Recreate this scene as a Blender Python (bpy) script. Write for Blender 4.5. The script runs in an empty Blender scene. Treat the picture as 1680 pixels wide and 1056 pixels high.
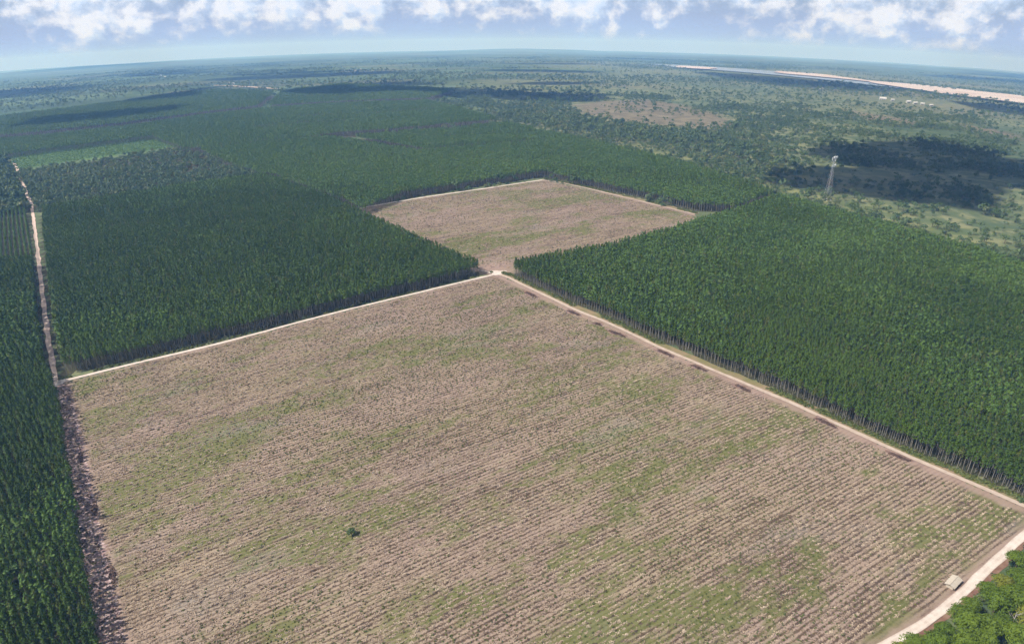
import bpy, bmesh, math, random
import numpy as np
from mathutils import Vector, Euler

random.seed(7)
RNG = np.random.default_rng(11)
R = math.radians
scene = bpy.context.scene
COL = scene.collection

# ------------------------------------------------------------------ camera, sky, sun, exposure
CAM_H = 150.0
FOCAL, PITCH = 1250.0 / 1680.0, R(27.58)      # focal length in picture widths, angle below level
cam_data = bpy.data.cameras.new("camera")
cam_data.sensor_width = 36.0
cam_data.lens = 36.0 * FOCAL
cam_data.clip_start = 1.0
cam_data.clip_end = 60000.0
cam = bpy.data.objects.new("camera", cam_data)
COL.objects.link(cam)
cam.location = (0, 0, CAM_H)
cam.rotation_euler = (R(90) - PITCH, 0, 0)
scene.camera = cam

SUN_AZ, SUN_EL = R(-112), R(51)
SUN_DIR = Vector((math.sin(SUN_AZ) * math.cos(SUN_EL), math.cos(SUN_AZ) * math.cos(SUN_EL), math.sin(SUN_EL)))
sun_data = bpy.data.lights.new("sun", "SUN")
sun_data.energy = 4.9
sun_data.angle = R(0.53)
sun_data.color = (1.0, 0.97, 0.925)
sun = bpy.data.objects.new("sun", sun_data)
COL.objects.link(sun)
sun.location = SUN_DIR * 3000
sun.rotation_euler = SUN_DIR.to_track_quat('Z', 'Y').to_euler()

SKY_STRENGTH = 0.055
CLOUD_WHITE = (11.0, 11.4, 12.7, 1)
CLOUD_GREY = (8.0, 9.7, 12.9, 1)
scene.view_settings.view_transform = 'Standard'
scene.view_settings.look = 'None'
scene.view_settings.gamma = 1.0
scene.view_settings.use_curve_mapping = False
scene.view_settings.exposure = 0.60
scene.cycles.denoising_prefilter = 'NONE'
scene.cycles.denoising_input_passes = 'RGB_ALBEDO_NORMAL'
scene.cycles.max_bounces = 6
scene.cycles.diffuse_bounces = 3
scene.cycles.transparent_max_bounces = 4
scene.cycles.volume_bounces = 3
HAZE_DENSITY = 1.65e-4


class Nodes:
    """small helper for building node trees"""
    def __init__(self, tree):
        self.t = tree
        tree.nodes.clear()

    def n(self, kind, **kw):
        node = self.t.nodes.new(kind)
        for k, v in kw.items():
            setattr(node, k, v)
        return node

    def link(self, a, b):
        self.t.links.new(a, b)

    def math(self, op, a, b=None, c=None, clamp=False):
        m = self.n('ShaderNodeMath', operation=op, use_clamp=clamp)
        for i, v in enumerate((a, b, c)):
            if v is None:
                continue
            if isinstance(v, (int, float)):
                m.inputs[i].default_value = v
            else:
                self.link(v, m.inputs[i])
        return m.outputs[0]

    def vmath(self, op, a, b=None):
        m = self.n('ShaderNodeVectorMath', operation=op)
        for i, v in enumerate((a, b)):
            if v is None:
                continue
            if isinstance(v, (tuple, list)):
                m.inputs[i].default_value = v
            else:
                self.link(v, m.inputs[i])
        return m.outputs['Value'] if op in ('DOT_PRODUCT', 'LENGTH') else m.outputs[0]

    def mix(self, f, a, b, blend='MIX'):
        m = self.n('ShaderNodeMix', data_type='RGBA', blend_type=blend)
        for s, v in ((m.inputs['Factor'], f), (m.inputs[6], a), (m.inputs[7], b)):
            if isinstance(v, (int, float)):
                s.default_value = v
            elif isinstance(v, (tuple, list)):
                s.default_value = tuple(v) if len(v) == 4 else tuple(v) + (1,)
            else:
                self.link(v, s)
        return m.outputs[2]

    def noise(self, vec, scale, detail=3, rough=0.55, dist=0.0):
        m = self.n('ShaderNodeTexNoise')
        m.inputs['Scale'].default_value = scale
        m.inputs['Detail'].default_value = detail
        m.inputs['Roughness'].default_value = rough
        m.inputs['Distortion'].default_value = dist
        self.link(vec, m.inputs['Vector'])
        return m.outputs['Fac']

    def ramp(self, fac, lo, hi):
        """smooth 0..1 between lo and hi"""
        m = self.n('ShaderNodeMapRange', interpolation_type='SMOOTHSTEP')
        m.inputs['From Min'].default_value = lo
        m.inputs['From Max'].default_value = hi
        self.link(fac, m.inputs['Value'])
        return m.outputs[0]


def build_world():
    w = bpy.data.worlds.new("World")
    scene.world = w
    w.use_nodes = True
    N = Nodes(w.node_tree)
    tc = N.n('ShaderNodeTexCoord')
    # the land falls away gently on all sides here, so the skyline lies below eye level: the sky starts there
    low = N.vmath('NORMALIZE', N.vmath('ADD', tc.outputs['Generated'], (0, 0, 0.140)))
    sky = N.n('ShaderNodeTexSky', sky_type='NISHITA')
    sky.sun_disc = False
    sky.sun_elevation = SUN_EL
    sky.sun_rotation = SUN_AZ
    sky.altitude = 100
    sky.air_density = 1.0
    sky.dust_density = 1.6
    sky.ozone_density = 1.6
    N.link(low, sky.inputs['Vector'])
    sep = N.n('ShaderNodeSeparateXYZ')
    N.link(low, sep.inputs[0])
    z = sep.outputs['Z']
    # cumulus field: noise in direction space, stretched flat
    st = N.vmath('MULTIPLY', low, (1.0, 1.0, 1.35))
    warp = N.noise(st, 9.0, 2)
    wv = N.n('ShaderNodeCombineXYZ')
    N.link(N.math('MULTIPLY', warp, 0.05), wv.inputs[0])
    st2 = N.vmath('ADD', st, wv.outputs[0])

    def dens(v):
        a = N.noise(v, 15.0, 2, 0.5)
        b = N.noise(v, 42.0, 7, 0.58)
        return N.math('ADD', N.math('MULTIPLY', a, 0.55), N.math('MULTIPLY', b, 0.62))
    d0 = dens(st2)
    d1 = dens(N.vmath('ADD', st2, (-0.007, 0.0, 0.011)))
    cover = N.math('ADD', N.math('MULTIPLY', N.ramp(z, 0.010, 0.065), 0.16), -0.10)
    cover = N.math('SUBTRACT', cover, N.math('MULTIPLY', N.ramp(z, 0.12, 0.45), 0.09))      # overhead the gaps between clouds open up
    d = N.math('ADD', d0, cover)
    mask = N.ramp(d, 0.50, 0.71)
    mask = N.math('MULTIPLY', mask, N.ramp(z, 0.008, 0.03))
    lit = N.math('ADD', 0.62, N.math('MULTIPLY', N.math('SUBTRACT', d0, d1), 8.5), clamp=True)
    thick = N.ramp(d, 0.62, 0.85)
    lit = N.math('SUBTRACT', lit, N.math('MULTIPLY', thick, 0.35), clamp=True)
    ccol = N.mix(lit, CLOUD_GREY, CLOUD_WHITE)
    # pale air low over the skyline
    low_air = N.math('SUBTRACT', 1.0, N.ramp(z, -0.02, 0.13))
    base = N.mix(N.math('MULTIPLY', low_air, 0.85), sky.outputs[0], (5.4, 7.1, 13.6, 1))
    col = N.mix(mask, base, ccol)
    bg = N.n('ShaderNodeBackground')
    bg.inputs['Strength'].default_value = SKY_STRENGTH
    N.link(col, bg.inputs['Color'])
    out = N.n('ShaderNodeOutputWorld')
    N.link(bg.outputs[0], out.inputs['Surface'])


build_world()

# ------------------------------------------------------------------ land form (metres; the camera hovers over the origin)
DOME_C, DOME_R = 0.135, 600.0


def vnoise(x, y, seed=0):
    x = np.asarray(x, float); y = np.asarray(y, float)
    xi = np.floor(x).astype(np.int64); yi = np.floor(y).astype(np.int64)
    fx = x - xi; fy = y - yi
    fx = fx * fx * (3 - 2 * fx); fy = fy * fy * (3 - 2 * fy)

    def h(a, b):
        n = (a * 374761393 + b * 668265263 + seed * 974634777) & 0x7fffffff
        n = ((n ^ (n >> 13)) * 1274126177) & 0x7fffffff
        n = n ^ (n >> 16)
        return (n & 0xffff) / 65535.0
    return ((h(xi, yi) * (1 - fx) + h(xi + 1, yi) * fx) * (1 - fy)
            + (h(xi, yi + 1) * (1 - fx) + h(xi + 1, yi + 1) * fx) * fy)


def fbm(x, y, size, octv=4, seed=0):
    s = 0; a = 1; t = 0
    for i in range(octv):
        s = s + a * vnoise(np.asarray(x) / size * 2 ** i, np.asarray(y) / size * 2 ** i, seed + i * 17)
        t += a; a *= 0.5
    return s / t


def dome(x, y):
    r2 = np.asarray(x) ** 2 + np.asarray(y) ** 2
    return -DOME_C * (np.sqrt(r2 + DOME_R * DOME_R) - DOME_R)


def gz(x, y):
    r = np.sqrt(np.asarray(x) ** 2 + np.asarray(y) ** 2)
    k = np.clip((r - 4200) / 5000, 0, 1)
    hill = np.clip(fbm(x, y, 1900, 4, 3) - 0.42, 0, 1)
    return dome(x, y) + k * hill * 75


def inside(px, py, poly):
    px = np.asarray(px, float); py = np.asarray(py, float)
    c = np.zeros(px.shape, bool)
    n = len(poly)
    for i in range(n):
        x1, y1 = poly[i]; x2, y2 = poly[(i + 1) % n]
        cond = ((y1 > py) != (y2 > py))
        xs = (x2 - x1) * (py - y1) / ((y2 - y1) if y2 != y1 else 1e-9) + x1
        c ^= cond & (px < xs)
    return c


def dist_line(px, py, line):
    px = np.asarray(px, float); py = np.asarray(py, float)
    best = np.full(px.shape, 1e9)
    for (x1, y1), (x2, y2) in zip(line[:-1], line[1:]):
        dx, dy = x2 - x1, y2 - y1
        t = np.clip(((px - x1) * dx + (py - y1) * dy) / (dx * dx + dy * dy + 1e-9), 0, 1)
        best = np.minimum(best, np.hypot(px - x1 - t * dx, py - y1 - t * dy))
    return best


def smooth_line(pts, step):
    P = [np.array(p, float) for p in pts]
    P = [2 * P[0] - P[1]] + P + [2 * P[-1] - P[-2]]
    out = []
    for i in range(1, len(P) - 2):
        p0, p1, p2, p3 = P[i - 1:i + 3]
        n = max(1, int(np.linalg.norm(p2 - p1) / step))
        for k in range(n):
            t = k / n
            out.append(0.5 * (2 * p1 + (p2 - p0) * t + (2 * p0 - 5 * p1 + 4 * p2 - p3) * t * t + (3 * p1 - p0 - 3 * p2 + p3) * t ** 3))
    out.append(P[-2])
    return np.array(out)


def in_view(x, y, wide=1.07, pad=18):
    """what this place's camera, or one a step to its side, could see"""
    x = np.asarray(x); y = np.asarray(y)
    z = dome(x, y)
    dep = y * math.cos(PITCH) + (CAM_H - z) * math.sin(PITCH)
    return (np.abs(x) < 0.5 / FOCAL * dep * wide + pad) & (y > 106)


# ------------------------------------------------------------------ the lie of roads, fields and plantations (metres on the ground)
ROAD_LEFT = [(-510.1, 767.9), (-410.6, 620.9), (-365.4, 554.7), (-297.7, 445.5), (-267.0, 395.7), (-231.7, 338.1), (-204.5, 294.1), (-187.4, 267.2), (-179.4, 255.0)]
ROAD_FRONT = [(-179.4, 255.0), (-166.0, 263.2), (-151.3, 271.9), (-132.5, 282.8), (-113.1, 295.8), (-85.2, 316.1), (-48.3, 340.9), (-12.8, 365.5), (-8.1, 369.2)]
ROAD_RIGHT = [(-8.1, 369.2), (-1.6, 362.7), (5.3, 352.9), (18.2, 335.6), (29.5, 320.5), (42.1, 306.9), (51.5, 295.0), (61.1, 282.4), (72.0, 269.9), (80.7, 260.4), (89.7, 250.7), (101.2, 238.6), (108.9, 229.4), (124.0, 211.6), (133.0, 201.3), (141.0, 193.0), (154.9, 178.5), (161.1, 171.0)]
ROAD_BACK = [(-106.4, 508.1), (-67.0, 536.6), (-18.8, 567.7), (24.6, 598.4), (43.3, 583.7), (92.5, 528.6), (124.3, 492.8)]
ROAD_CORNER = [(79.5, 120.7), (89.5, 125.6), (104.8, 134.2), (118.3, 143.6), (126.9, 150.3), (135.8, 157.0), (146.8, 165.3), (162.6, 176.0)]
FIELD = [(-178.6, 254.0), (-150.8, 270.8), (-112.7, 294.5), (-84.9, 314.7), (-48.1, 339.2), (-8.0, 368.3), (5.3, 352.1), (18.1, 334.8), (29.5, 319.7), (42.0, 306.2), (51.4, 294.3), (61.0, 281.8), (71.9, 269.4), (80.6, 259.9), (89.6, 250.3), (101.1, 238.2), (108.7, 229.0), (123.8, 211.2), (132.9, 201.0), (140.8, 192.7), (154.7, 178.2), (160.7, 173.2), (147.1, 165.8), (128.1, 151.0), (118.5, 144.0), (105.0, 134.6), (89.7, 125.9), (76.3, 119.9), (32.2, 96.0), (-75.9, 96.3), (-91.3, 118.4), (-97.8, 126.1), (-127.4, 172.0), (-159.0, 222.2)]
TRACK_STRIP = [(-179.4, 255.0), (-173.6, 252.7), (-155.8, 226.1), (-131.0, 186.4), (-111.7, 156.4), (-92.5, 126.0), (-75.9, 96.3), (-80.9, 96.3), (-98.6, 126.1), (-115.3, 151.8), (-127.7, 172.0), (-150.5, 208.7), (-175.4, 249.0)]
P_LEFT = [(-181.5, 260.1), (-152.8, 275.3), (-114.1, 299.1), (-85.8, 319.0), (-48.7, 344.2), (-16.2, 367.6), (-18.0, 371.2), (-48.5, 406.4), (-94.7, 471.1), (-142.5, 539.1), (-202.9, 608.4), (-277.0, 559.0), (-337.1, 519.2), (-294.3, 445.0), (-246.1, 364.6), (-203.3, 294.0)]
P_MID = [(-203.5, 613.6), (-144.0, 545.4), (-101.4, 486.0), (-79.9, 533.4), (25.0, 609.4), (94.0, 538.1), (126.5, 502.9), (156.0, 499.3), (194.7, 541.4), (152.6, 647.8), (100.2, 733.4), (51.9, 812.4), (20.7, 869.0), (-13.3, 929.7), (-102.4, 857.6), (-184.0, 822.9), (-253.7, 791.1), (-310.5, 755.9), (-254.2, 673.8)]
P_TOP = [(-419.6, 887.3), (-336.5, 774.7), (-315.5, 769.0), (-258.0, 805.4), (-188.4, 843.7), (-105.0, 880.2), (-15.0, 949.9), (-41.7, 1017.4), (-89.4, 1138.4), (-135.2, 1233.4), (-267.6, 1219.1), (-375.4, 1164.2), (-440.8, 1094.5), (-506.2, 994.9), (-589.2, 945.0), (-668.1, 924.8), (-572.7, 758.2), (-534.3, 801.1)]
P_RIGHT = [(0.4, 365.2), (5.4, 359.1), (18.4, 341.2), (30.0, 326.4), (42.8, 312.8), (62.1, 287.8), (82.0, 265.7), (102.7, 243.2), (110.4, 233.7), (125.8, 215.7), (134.9, 205.2), (142.9, 196.7), (156.9, 181.7), (170.0, 168.2), (282.2, 230.3), (326.6, 313.0), (283.1, 390.0), (261.1, 425.2), (230.4, 472.9), (193.4, 533.3), (156.1, 492.5), (119.3, 457.6), (111.5, 448.4), (54.9, 401.9), (1.4, 371.5)]
P_FARA = [(-616.0, 990.1), (-530.4, 1044.9), (-460.3, 1145.0), (-400.6, 1214.6), (-462.3, 1520.8), (-651.4, 1707.9), (-726.5, 1447.9), (-846.8, 1274.7), (-875.7, 1226.7), (-698.0, 968.5)]
P_FARB = [(-382.3, 1217.4), (-275.5, 1256.4), (-140.6, 1284.9), (-108.2, 1463.4), (-376.9, 1735.1), (-451.2, 1531.8)]
P_PALE = [(-563.3, 843.8), (-450.1, 945.6), (-360.4, 825.5), (-425.3, 770.8), (-479.2, 721.8)]
P_SCRUBLEFT = [(-466.7, 703.1), (-412.1, 746.7), (-351.0, 803.8), (-264.5, 701.2), (-208.1, 624.6), (-283.8, 573.3), (-345.9, 530.5)]
P_FARLEFT = [(-572.5, 766.1), (-528.7, 785.3), (-436.7, 653.2), (-349.9, 529.5), (-388.9, 515.4)]
P_ROWS = [(-408.8, 540.7), (-364.8, 549.0), (-300.3, 445.9), (-268.9, 396.0), (-304.1, 385.8)]
P_LEFTFOREST = [(-315.5, 392.3), (-270.2, 398.2), (-233.6, 338.3), (-206.2, 294.2), (-187.4, 264.6), (-174.7, 244.3), (-155.7, 214.4), (-132.7, 177.7), (-118.2, 154.2), (-104.4, 132.8), (-100.2, 126.1), (-82.2, 96.4), (-143.4, 97.3), (-252.8, 228.0)]
TOWER = [(235.5, 547.9)]
BUSH = [(-45.3, 163.0)]
PILES_RIGHT = [(10.5, 339.5), (29.8, 316.8), (39.6, 304.5), (47.1, 294.3), (64.8, 275.6), (75.9, 262.9), (89.2, 246.9), (112.1, 223.4), (128.9, 203.2)]
PILES_LEFT = [(-167.4, 241.6), (-142.5, 202.4), (-124.4, 175.2), (-106.0, 148.2)]
S1a = [(315.3, 788.8), (374.2, 829.5), (456.2, 887.2), (512.6, 884.3), (523.4, 829.3), (542.0, 764.1), (464.7, 630.7), (417.9, 632.4), (375.2, 595.0), (353.1, 651.1), (322.3, 706.4), (305.6, 738.6)]
S1b = [(221.5, 640.4), (295.2, 682.2), (336.6, 674.3), (394.0, 666.5), (411.8, 635.6), (350.2, 535.2), (316.1, 548.5), (281.1, 563.3), (254.4, 579.3), (221.4, 596.0)]
S2 = [(-683.3, 1066.7), (-722.1, 1180.2), (-656.7, 1200.9), (-582.3, 1249.7), (-533.2, 1263.8), (-506.9, 1187.3), (-560.4, 1101.9), (-629.4, 1066.4)]
S2b = [(-851.8, 1440.3), (-785.1, 1514.0), (-813.5, 1734.5), (-760.2, 1995.4), (-692.8, 1758.8), (-602.0, 1482.4), (-685.9, 1430.1), (-750.5, 1400.7)]
S3 = [(-437.3, 1512.0), (-397.6, 1592.9), (-345.9, 1645.0), (-299.7, 1536.2), (-254.0, 1631.4), (-127.7, 1641.6), (-12.0, 1534.1), (102.3, 1455.3), (198.7, 1411.6), (91.6, 1298.4), (-42.2, 1346.6), (-155.1, 1417.1), (-224.0, 1432.7), (-327.5, 1393.9)]
S4 = [(-413.1, 1901.1), (-283.7, 1926.2), (-134.9, 1830.3), (-206.3, 1770.7), (-338.6, 1816.3)]
S5 = [(-13.9, 1792.3), (88.6, 1906.5), (233.4, 1881.3), (108.8, 1750.5)]
S6 = [(653.1, 2825.3), (766.5, 2760.3), (890.5, 2559.1), (974.7, 2241.2), (1059.6, 2092.1), (837.2, 1918.8), (708.7, 1982.4), (654.9, 2225.5)]
S7 = [(-1922.0, 2834.4), (-1540.7, 2641.2), (-1373.4, 2661.1), (-1295.9, 2246.0), (-1385.9, 2031.9)]
S8 = [(970.4, 1719.1), (1073.0, 1707.1), (1073.8, 1583.4), (955.8, 1404.3), (907.1, 1474.8)]
MEADOW = [(91.7, 1228.0), (165.8, 1322.3), (235.1, 1364.6), (278.6, 1266.6), (305.2, 1102.5), (291.1, 989.3), (240.0, 910.8), (188.5, 946.9), (135.4, 1004.1), (94.9, 1092.3)]
MEADOW_B = [(560.3, 1317.7), (584.5, 1232.6), (622.1, 1152.6), (569.8, 1085.2), (522.7, 1137.0)]
MEADOW_C = [(673.1, 1177.8), (703.4, 1046.5), (654.7, 970.3), (638.3, 1051.9)]
RIVER = [(631.7, 3742.2), (757.6, 3654.5), (948.2, 3424.4), (1080.6, 3114.0), (1176.7, 2871.9), (1175.4, 2569.8), (1275.7, 2274.0), (1376.9, 2093.8), (1395.5, 1929.9), (1190.1, 1639.3), (1192.2, 1807.1), (1108.8, 1970.8), (1030.9, 2248.5), (966.7, 2497.1), (911.2, 2680.3), (784.7, 2996.4), (671.3, 3233.7)]
SAND_A = [(712.7, 3474.5), (788.4, 3419.1), (836.4, 3274.8), (768.6, 3043.2), (693.6, 3108.3), (671.3, 3233.7)]
SAND_B = [(1068.3, 3186.7), (1158.3, 3062.9), (1183.8, 2900.8), (1188.4, 2598.7), (1121.3, 2441.0), (1076.6, 2634.5), (1035.2, 2733.0), (978.5, 2881.5)]
SAND_C = [(1170.8, 2582.1), (1267.4, 2471.7), (1326.6, 2366.4), (1362.3, 2237.6), (1426.9, 2171.6), (1441.8, 1995.4), (1159.7, 1596.2), (1158.4, 1754.5), (1115.8, 1824.7), (1091.3, 1939.0), (1069.1, 2078.2), (1081.6, 2361.3)]
HOUSES = [(766.8, 1610.0), (776.8, 1587.9), (795.3, 1559.0), (796.2, 1533.6), (803.5, 1519.4), (805.2, 1490.1), (737.6, 1867.9), (-604.9, 2845.1), (-593.3, 2896.5), (-547.0, 2773.3), (-553.3, 2897.8), (-495.4, 2655.5), (-1575.2, 3494.2), (-1443.4, 3244.0), (-1317.3, 2994.2), (-768.7, 2130.1), (-737.9, 2079.9), (-149.7, 1365.8), (-142.8, 1371.6)]
PALE_TRACK = [(-785.6, 2063.5), (-658.0, 1923.5), (-524.0, 1752.5)]
BARE_STRIP = [(-1153.2, 2688.9), (-1001.5, 2476.6), (-878.7, 2275.1), (-907.8, 2240.9), (-1066.4, 2501.9)]
DARK_BUSH_ROAD = [(122.6, 145.4)]
SCRUB_EDGE = [(-13.4, 941.1), (20.9, 879.2), (52.4, 821.7), (101.2, 741.3), (153.9, 654.5), (196.1, 546.6), (231.8, 477.1), (262.6, 429.0), (284.6, 393.3), (328.0, 315.5)]
WOOD_RIBBON = [(16.9, 1046.1), (50.9, 988.2), (93.6, 930.4), (136.5, 882.2), (188.4, 834.1), (232.1, 776.2)]
SHADE_WOOD = [(-727.8, 1103.3), (-593.4, 1182.4), (-505.5, 1265.1)]
GAP_A = [(-103.7, 491.5), (-205.3, 618.2)]
GAP_B = [(158.2, 500.9), (195.3, 542.0)]
GAP_C = [(-86.1, 714.2), (-185.9, 824.4)]
GAP_D = [(-86.1, 714.2), (-51.7, 735.8), (25.8, 772.9)]
GAP_E = [(-185.8, 834.1), (-103.3, 870.4), (-13.6, 941.8)]
GAP_F = [(-279.7, 1038.4), (-169.1, 1061.2), (-109.7, 1099.3)]
GAP_G = [(-306.9, 932.7), (-212.5, 965.1)]
GAP_H = [(-128.4, 833.6), (-77.2, 804.2), (34.2, 833.2)]
GAP_I = [(-93.9, 867.4), (51.3, 847.8)]
JUNCTION = [(-7.7, 370.5)]
CORNER = [(-178.8, 254.6)]
STUB = [(-18.3, 375.2), (-12.9, 371.9), (-8.0, 369.3)]
DEAD = [(121.0, 129.7)]
FIELD_BACK = [(-106.4, 508.1), (-67.0, 536.6), (24.6, 598.4), (92.5, 528.6), (124.3, 492.8), (111.5, 448.4), (54.9, 401.9), (1.5, 369.0), (-2.7, 367.5), (-12.7, 367.5), (-16.0, 368.0), (-48.5, 406.4), (-94.7, 471.1)]
SHELTER = [(116.2, 144.9)]

# ------------------------------------------------------------------ materials
def new_mat(name):
    m = bpy.data.materials.new(name)
    m.use_nodes = True
    return m, Nodes(m.node_tree)


ALBEDO = 0.70       # all surface colours below are written relative to this reflectance


def finish(N, col, rough=0.9, spec=0.15, normal=None, trans=None):
    col = N.mix(1.0, col, (ALBEDO, ALBEDO, ALBEDO), 'MULTIPLY')
    b = N.n('ShaderNodeBsdfPrincipled')
    if isinstance(col, (tuple, list)):
        b.inputs['Base Color'].default_value = tuple(col)[:3] + (1,)
    else:
        N.link(col, b.inputs['Base Color'])
    b.inputs['Roughness'].default_value = rough
    b.inputs['Specular IOR Level'].default_value = spec
    if normal is not None:
        N.link(normal, b.inputs['Normal'])
    out = N.n('ShaderNodeOutputMaterial')
    sh = b.outputs[0]
    if trans:
        tr = N.n('ShaderNodeBsdfTranslucent')
        if isinstance(col, (tuple, list)):
            tr.inputs['Color'].default_value = tuple(col)[:3] + (1,)
        else:
            N.link(col, tr.inputs['Color'])
        mx = N.n('ShaderNodeMixShader')
        mx.inputs[0].default_value = trans
        N.link(b.outputs[0], mx.inputs[1]); N.link(tr.outputs[0], mx.inputs[2])
        sh = mx.outputs[0]
    N.link(sh, out.inputs['Surface'])


def bump(N, h, strength, dist):
    b = N.n('ShaderNodeBump')
    b.inputs['Strength'].default_value = strength
    b.inputs['Distance'].default_value = dist
    N.link(h, b.inputs['Height'])
    return b.outputs[0]


def pos_of(N):
    return N.n('ShaderNodeNewGeometry').outputs['Position']


def mat_plain(name, c1, c2, scale=2.0, rough=0.85, spec=0.2, bmp=0.0):
    m, N = new_mat(name)
    p = pos_of(N)
    f = N.noise(p, scale, 4)
    finish(N, N.mix(N.ramp(f, 0.3, 0.7), c1, c2), rough, spec, bump(N, f, bmp, 0.05) if bmp else None)
    return m


def mat_foliage(name, dark, light, odd, odd_amount=0.12, patch=0.012, trans=0.22):
    """leaf colour: differs from plant to plant and drifts slowly over the land"""
    m, N = new_mat(name)
    oi = N.n('ShaderNodeObjectInfo')
    drift = N.noise(oi.outputs['Location'], patch, 3, 0.6)
    f = N.math('ADD', N.math('MULTIPLY', oi.outputs['Random'], 0.55), N.math('MULTIPLY', N.ramp(drift, 0.3, 0.7), 0.55), clamp=True)
    c = N.mix(f, dark, light)
    rnd2 = N.math('FRACT', N.math('MULTIPLY', oi.outputs['Random'], 37.7))
    c = N.mix(N.math('MULTIPLY', N.ramp(rnd2, 1.0 - odd_amount, 1.0 - odd_amount * 0.3), 0.75), c, odd)
    g = N.n('ShaderNodeNewGeometry')
    c = N.mix(N.math('MULTIPLY', g.outputs['Random Per Island'], 0.35), c, N.mix(0.5, c, light))
    finish(N, c, 0.6, 0.25, None, trans)
    return m


M = {}
M['euc_leaf'] = mat_foliage('eucalyptus_leaf', (0.045, 0.090, 0.009), (0.106, 0.178, 0.017), (0.140, 0.150, 0.030))
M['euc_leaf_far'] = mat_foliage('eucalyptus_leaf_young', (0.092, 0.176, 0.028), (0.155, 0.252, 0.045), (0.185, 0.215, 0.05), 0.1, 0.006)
M['scrub_leaf'] = mat_foliage('scrub_leaf', (0.055, 0.110, 0.042), (0.150, 0.21, 0.078), (0.22, 0.235, 0.11), 0.2, 0.01)
M['native_leaf'] = mat_foliage('broadleaf', (0.090, 0.160, 0.012), (0.210, 0.290, 0.028), (0.30, 0.29, 0.04), 0.25, 0.08, 0.28)
M['weed_leaf'] = mat_foliage('weed_leaf', (0.085, 0.120, 0.030), (0.170, 0.195, 0.050), (0.26, 0.23, 0.08), 0.2, 0.03)
M['bark'] = mat_plain('pale_bark', (0.19, 0.17, 0.14), (0.31, 0.285, 0.24), 3.0)
M['bark_dark'] = mat_plain('dark_bark', (0.10, 0.075, 0.055), (0.19, 0.15, 0.11), 2.5)
M['dead_wood'] = mat_plain('dead_wood', (0.42, 0.38, 0.33), (0.55, 0.51, 0.46), 3.0)
M['charred'] = mat_plain('dark_brushwood', (0.075, 0.047, 0.037), (0.17, 0.11, 0.087), 1.2)
M['straw'] = mat_plain('thatch', (0.50, 0.42, 0.33), (0.64, 0.57, 0.47), 5.0, 0.95, 0.1, 0.6)
M['post_wood'] = mat_plain('post_wood', (0.16, 0.11, 0.08), (0.26, 0.19, 0.14), 4.0)
M['shaded_side'] = mat_plain('shaded_wall_blue', (0.20, 0.19, 0.30), (0.26, 0.25, 0.38), 2.0)  # shade on the shelter's side wall, painted in as a purple-blue colour
M['steel'] = mat_plain('galvanised_steel', (0.40, 0.43, 0.45), (0.50, 0.52, 0.54), 1.5, 0.5, 0.4)
M['steel_red'] = mat_plain('red_tower_paint', (0.46, 0.38, 0.37), (0.54, 0.46, 0.44), 1.5, 0.55, 0.3)
M['white_paint'] = mat_plain('white_paint', (0.74, 0.74, 0.73), (0.82, 0.82, 0.81), 0.5, 0.6, 0.3)
M['house_wall'] = mat_plain('limewash', (0.50, 0.48, 0.44), (0.62, 0.60, 0.56), 0.4)
M['house_roof'] = mat_plain('clay_tile', (0.36, 0.16, 0.10), (0.50, 0.26, 0.17), 0.5)
M['house_dark'] = mat_plain('dark_opening', (0.03, 0.03, 0.035), (0.05, 0.05, 0.06), 1.0, 0.4, 0.4)
M['cloud'] = mat_plain('cloud_vapour', (0.90, 0.90, 0.90), (0.93, 0.93, 0.93), 0.02, 1.0, 0.0)

ROW_AZ = R(56.3)
DIR_A = np.array([math.sin(ROW_AZ), math.cos(ROW_AZ)])          # along the planting rows
DIR_B = np.array([math.sin(R(-41.0)), math.cos(R(-41.0))])      # across them, along the right road
ROW_GAP = 2.05 * abs(DIR_A[0] * DIR_B[1] - DIR_A[1] * DIR_B[0])


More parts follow.
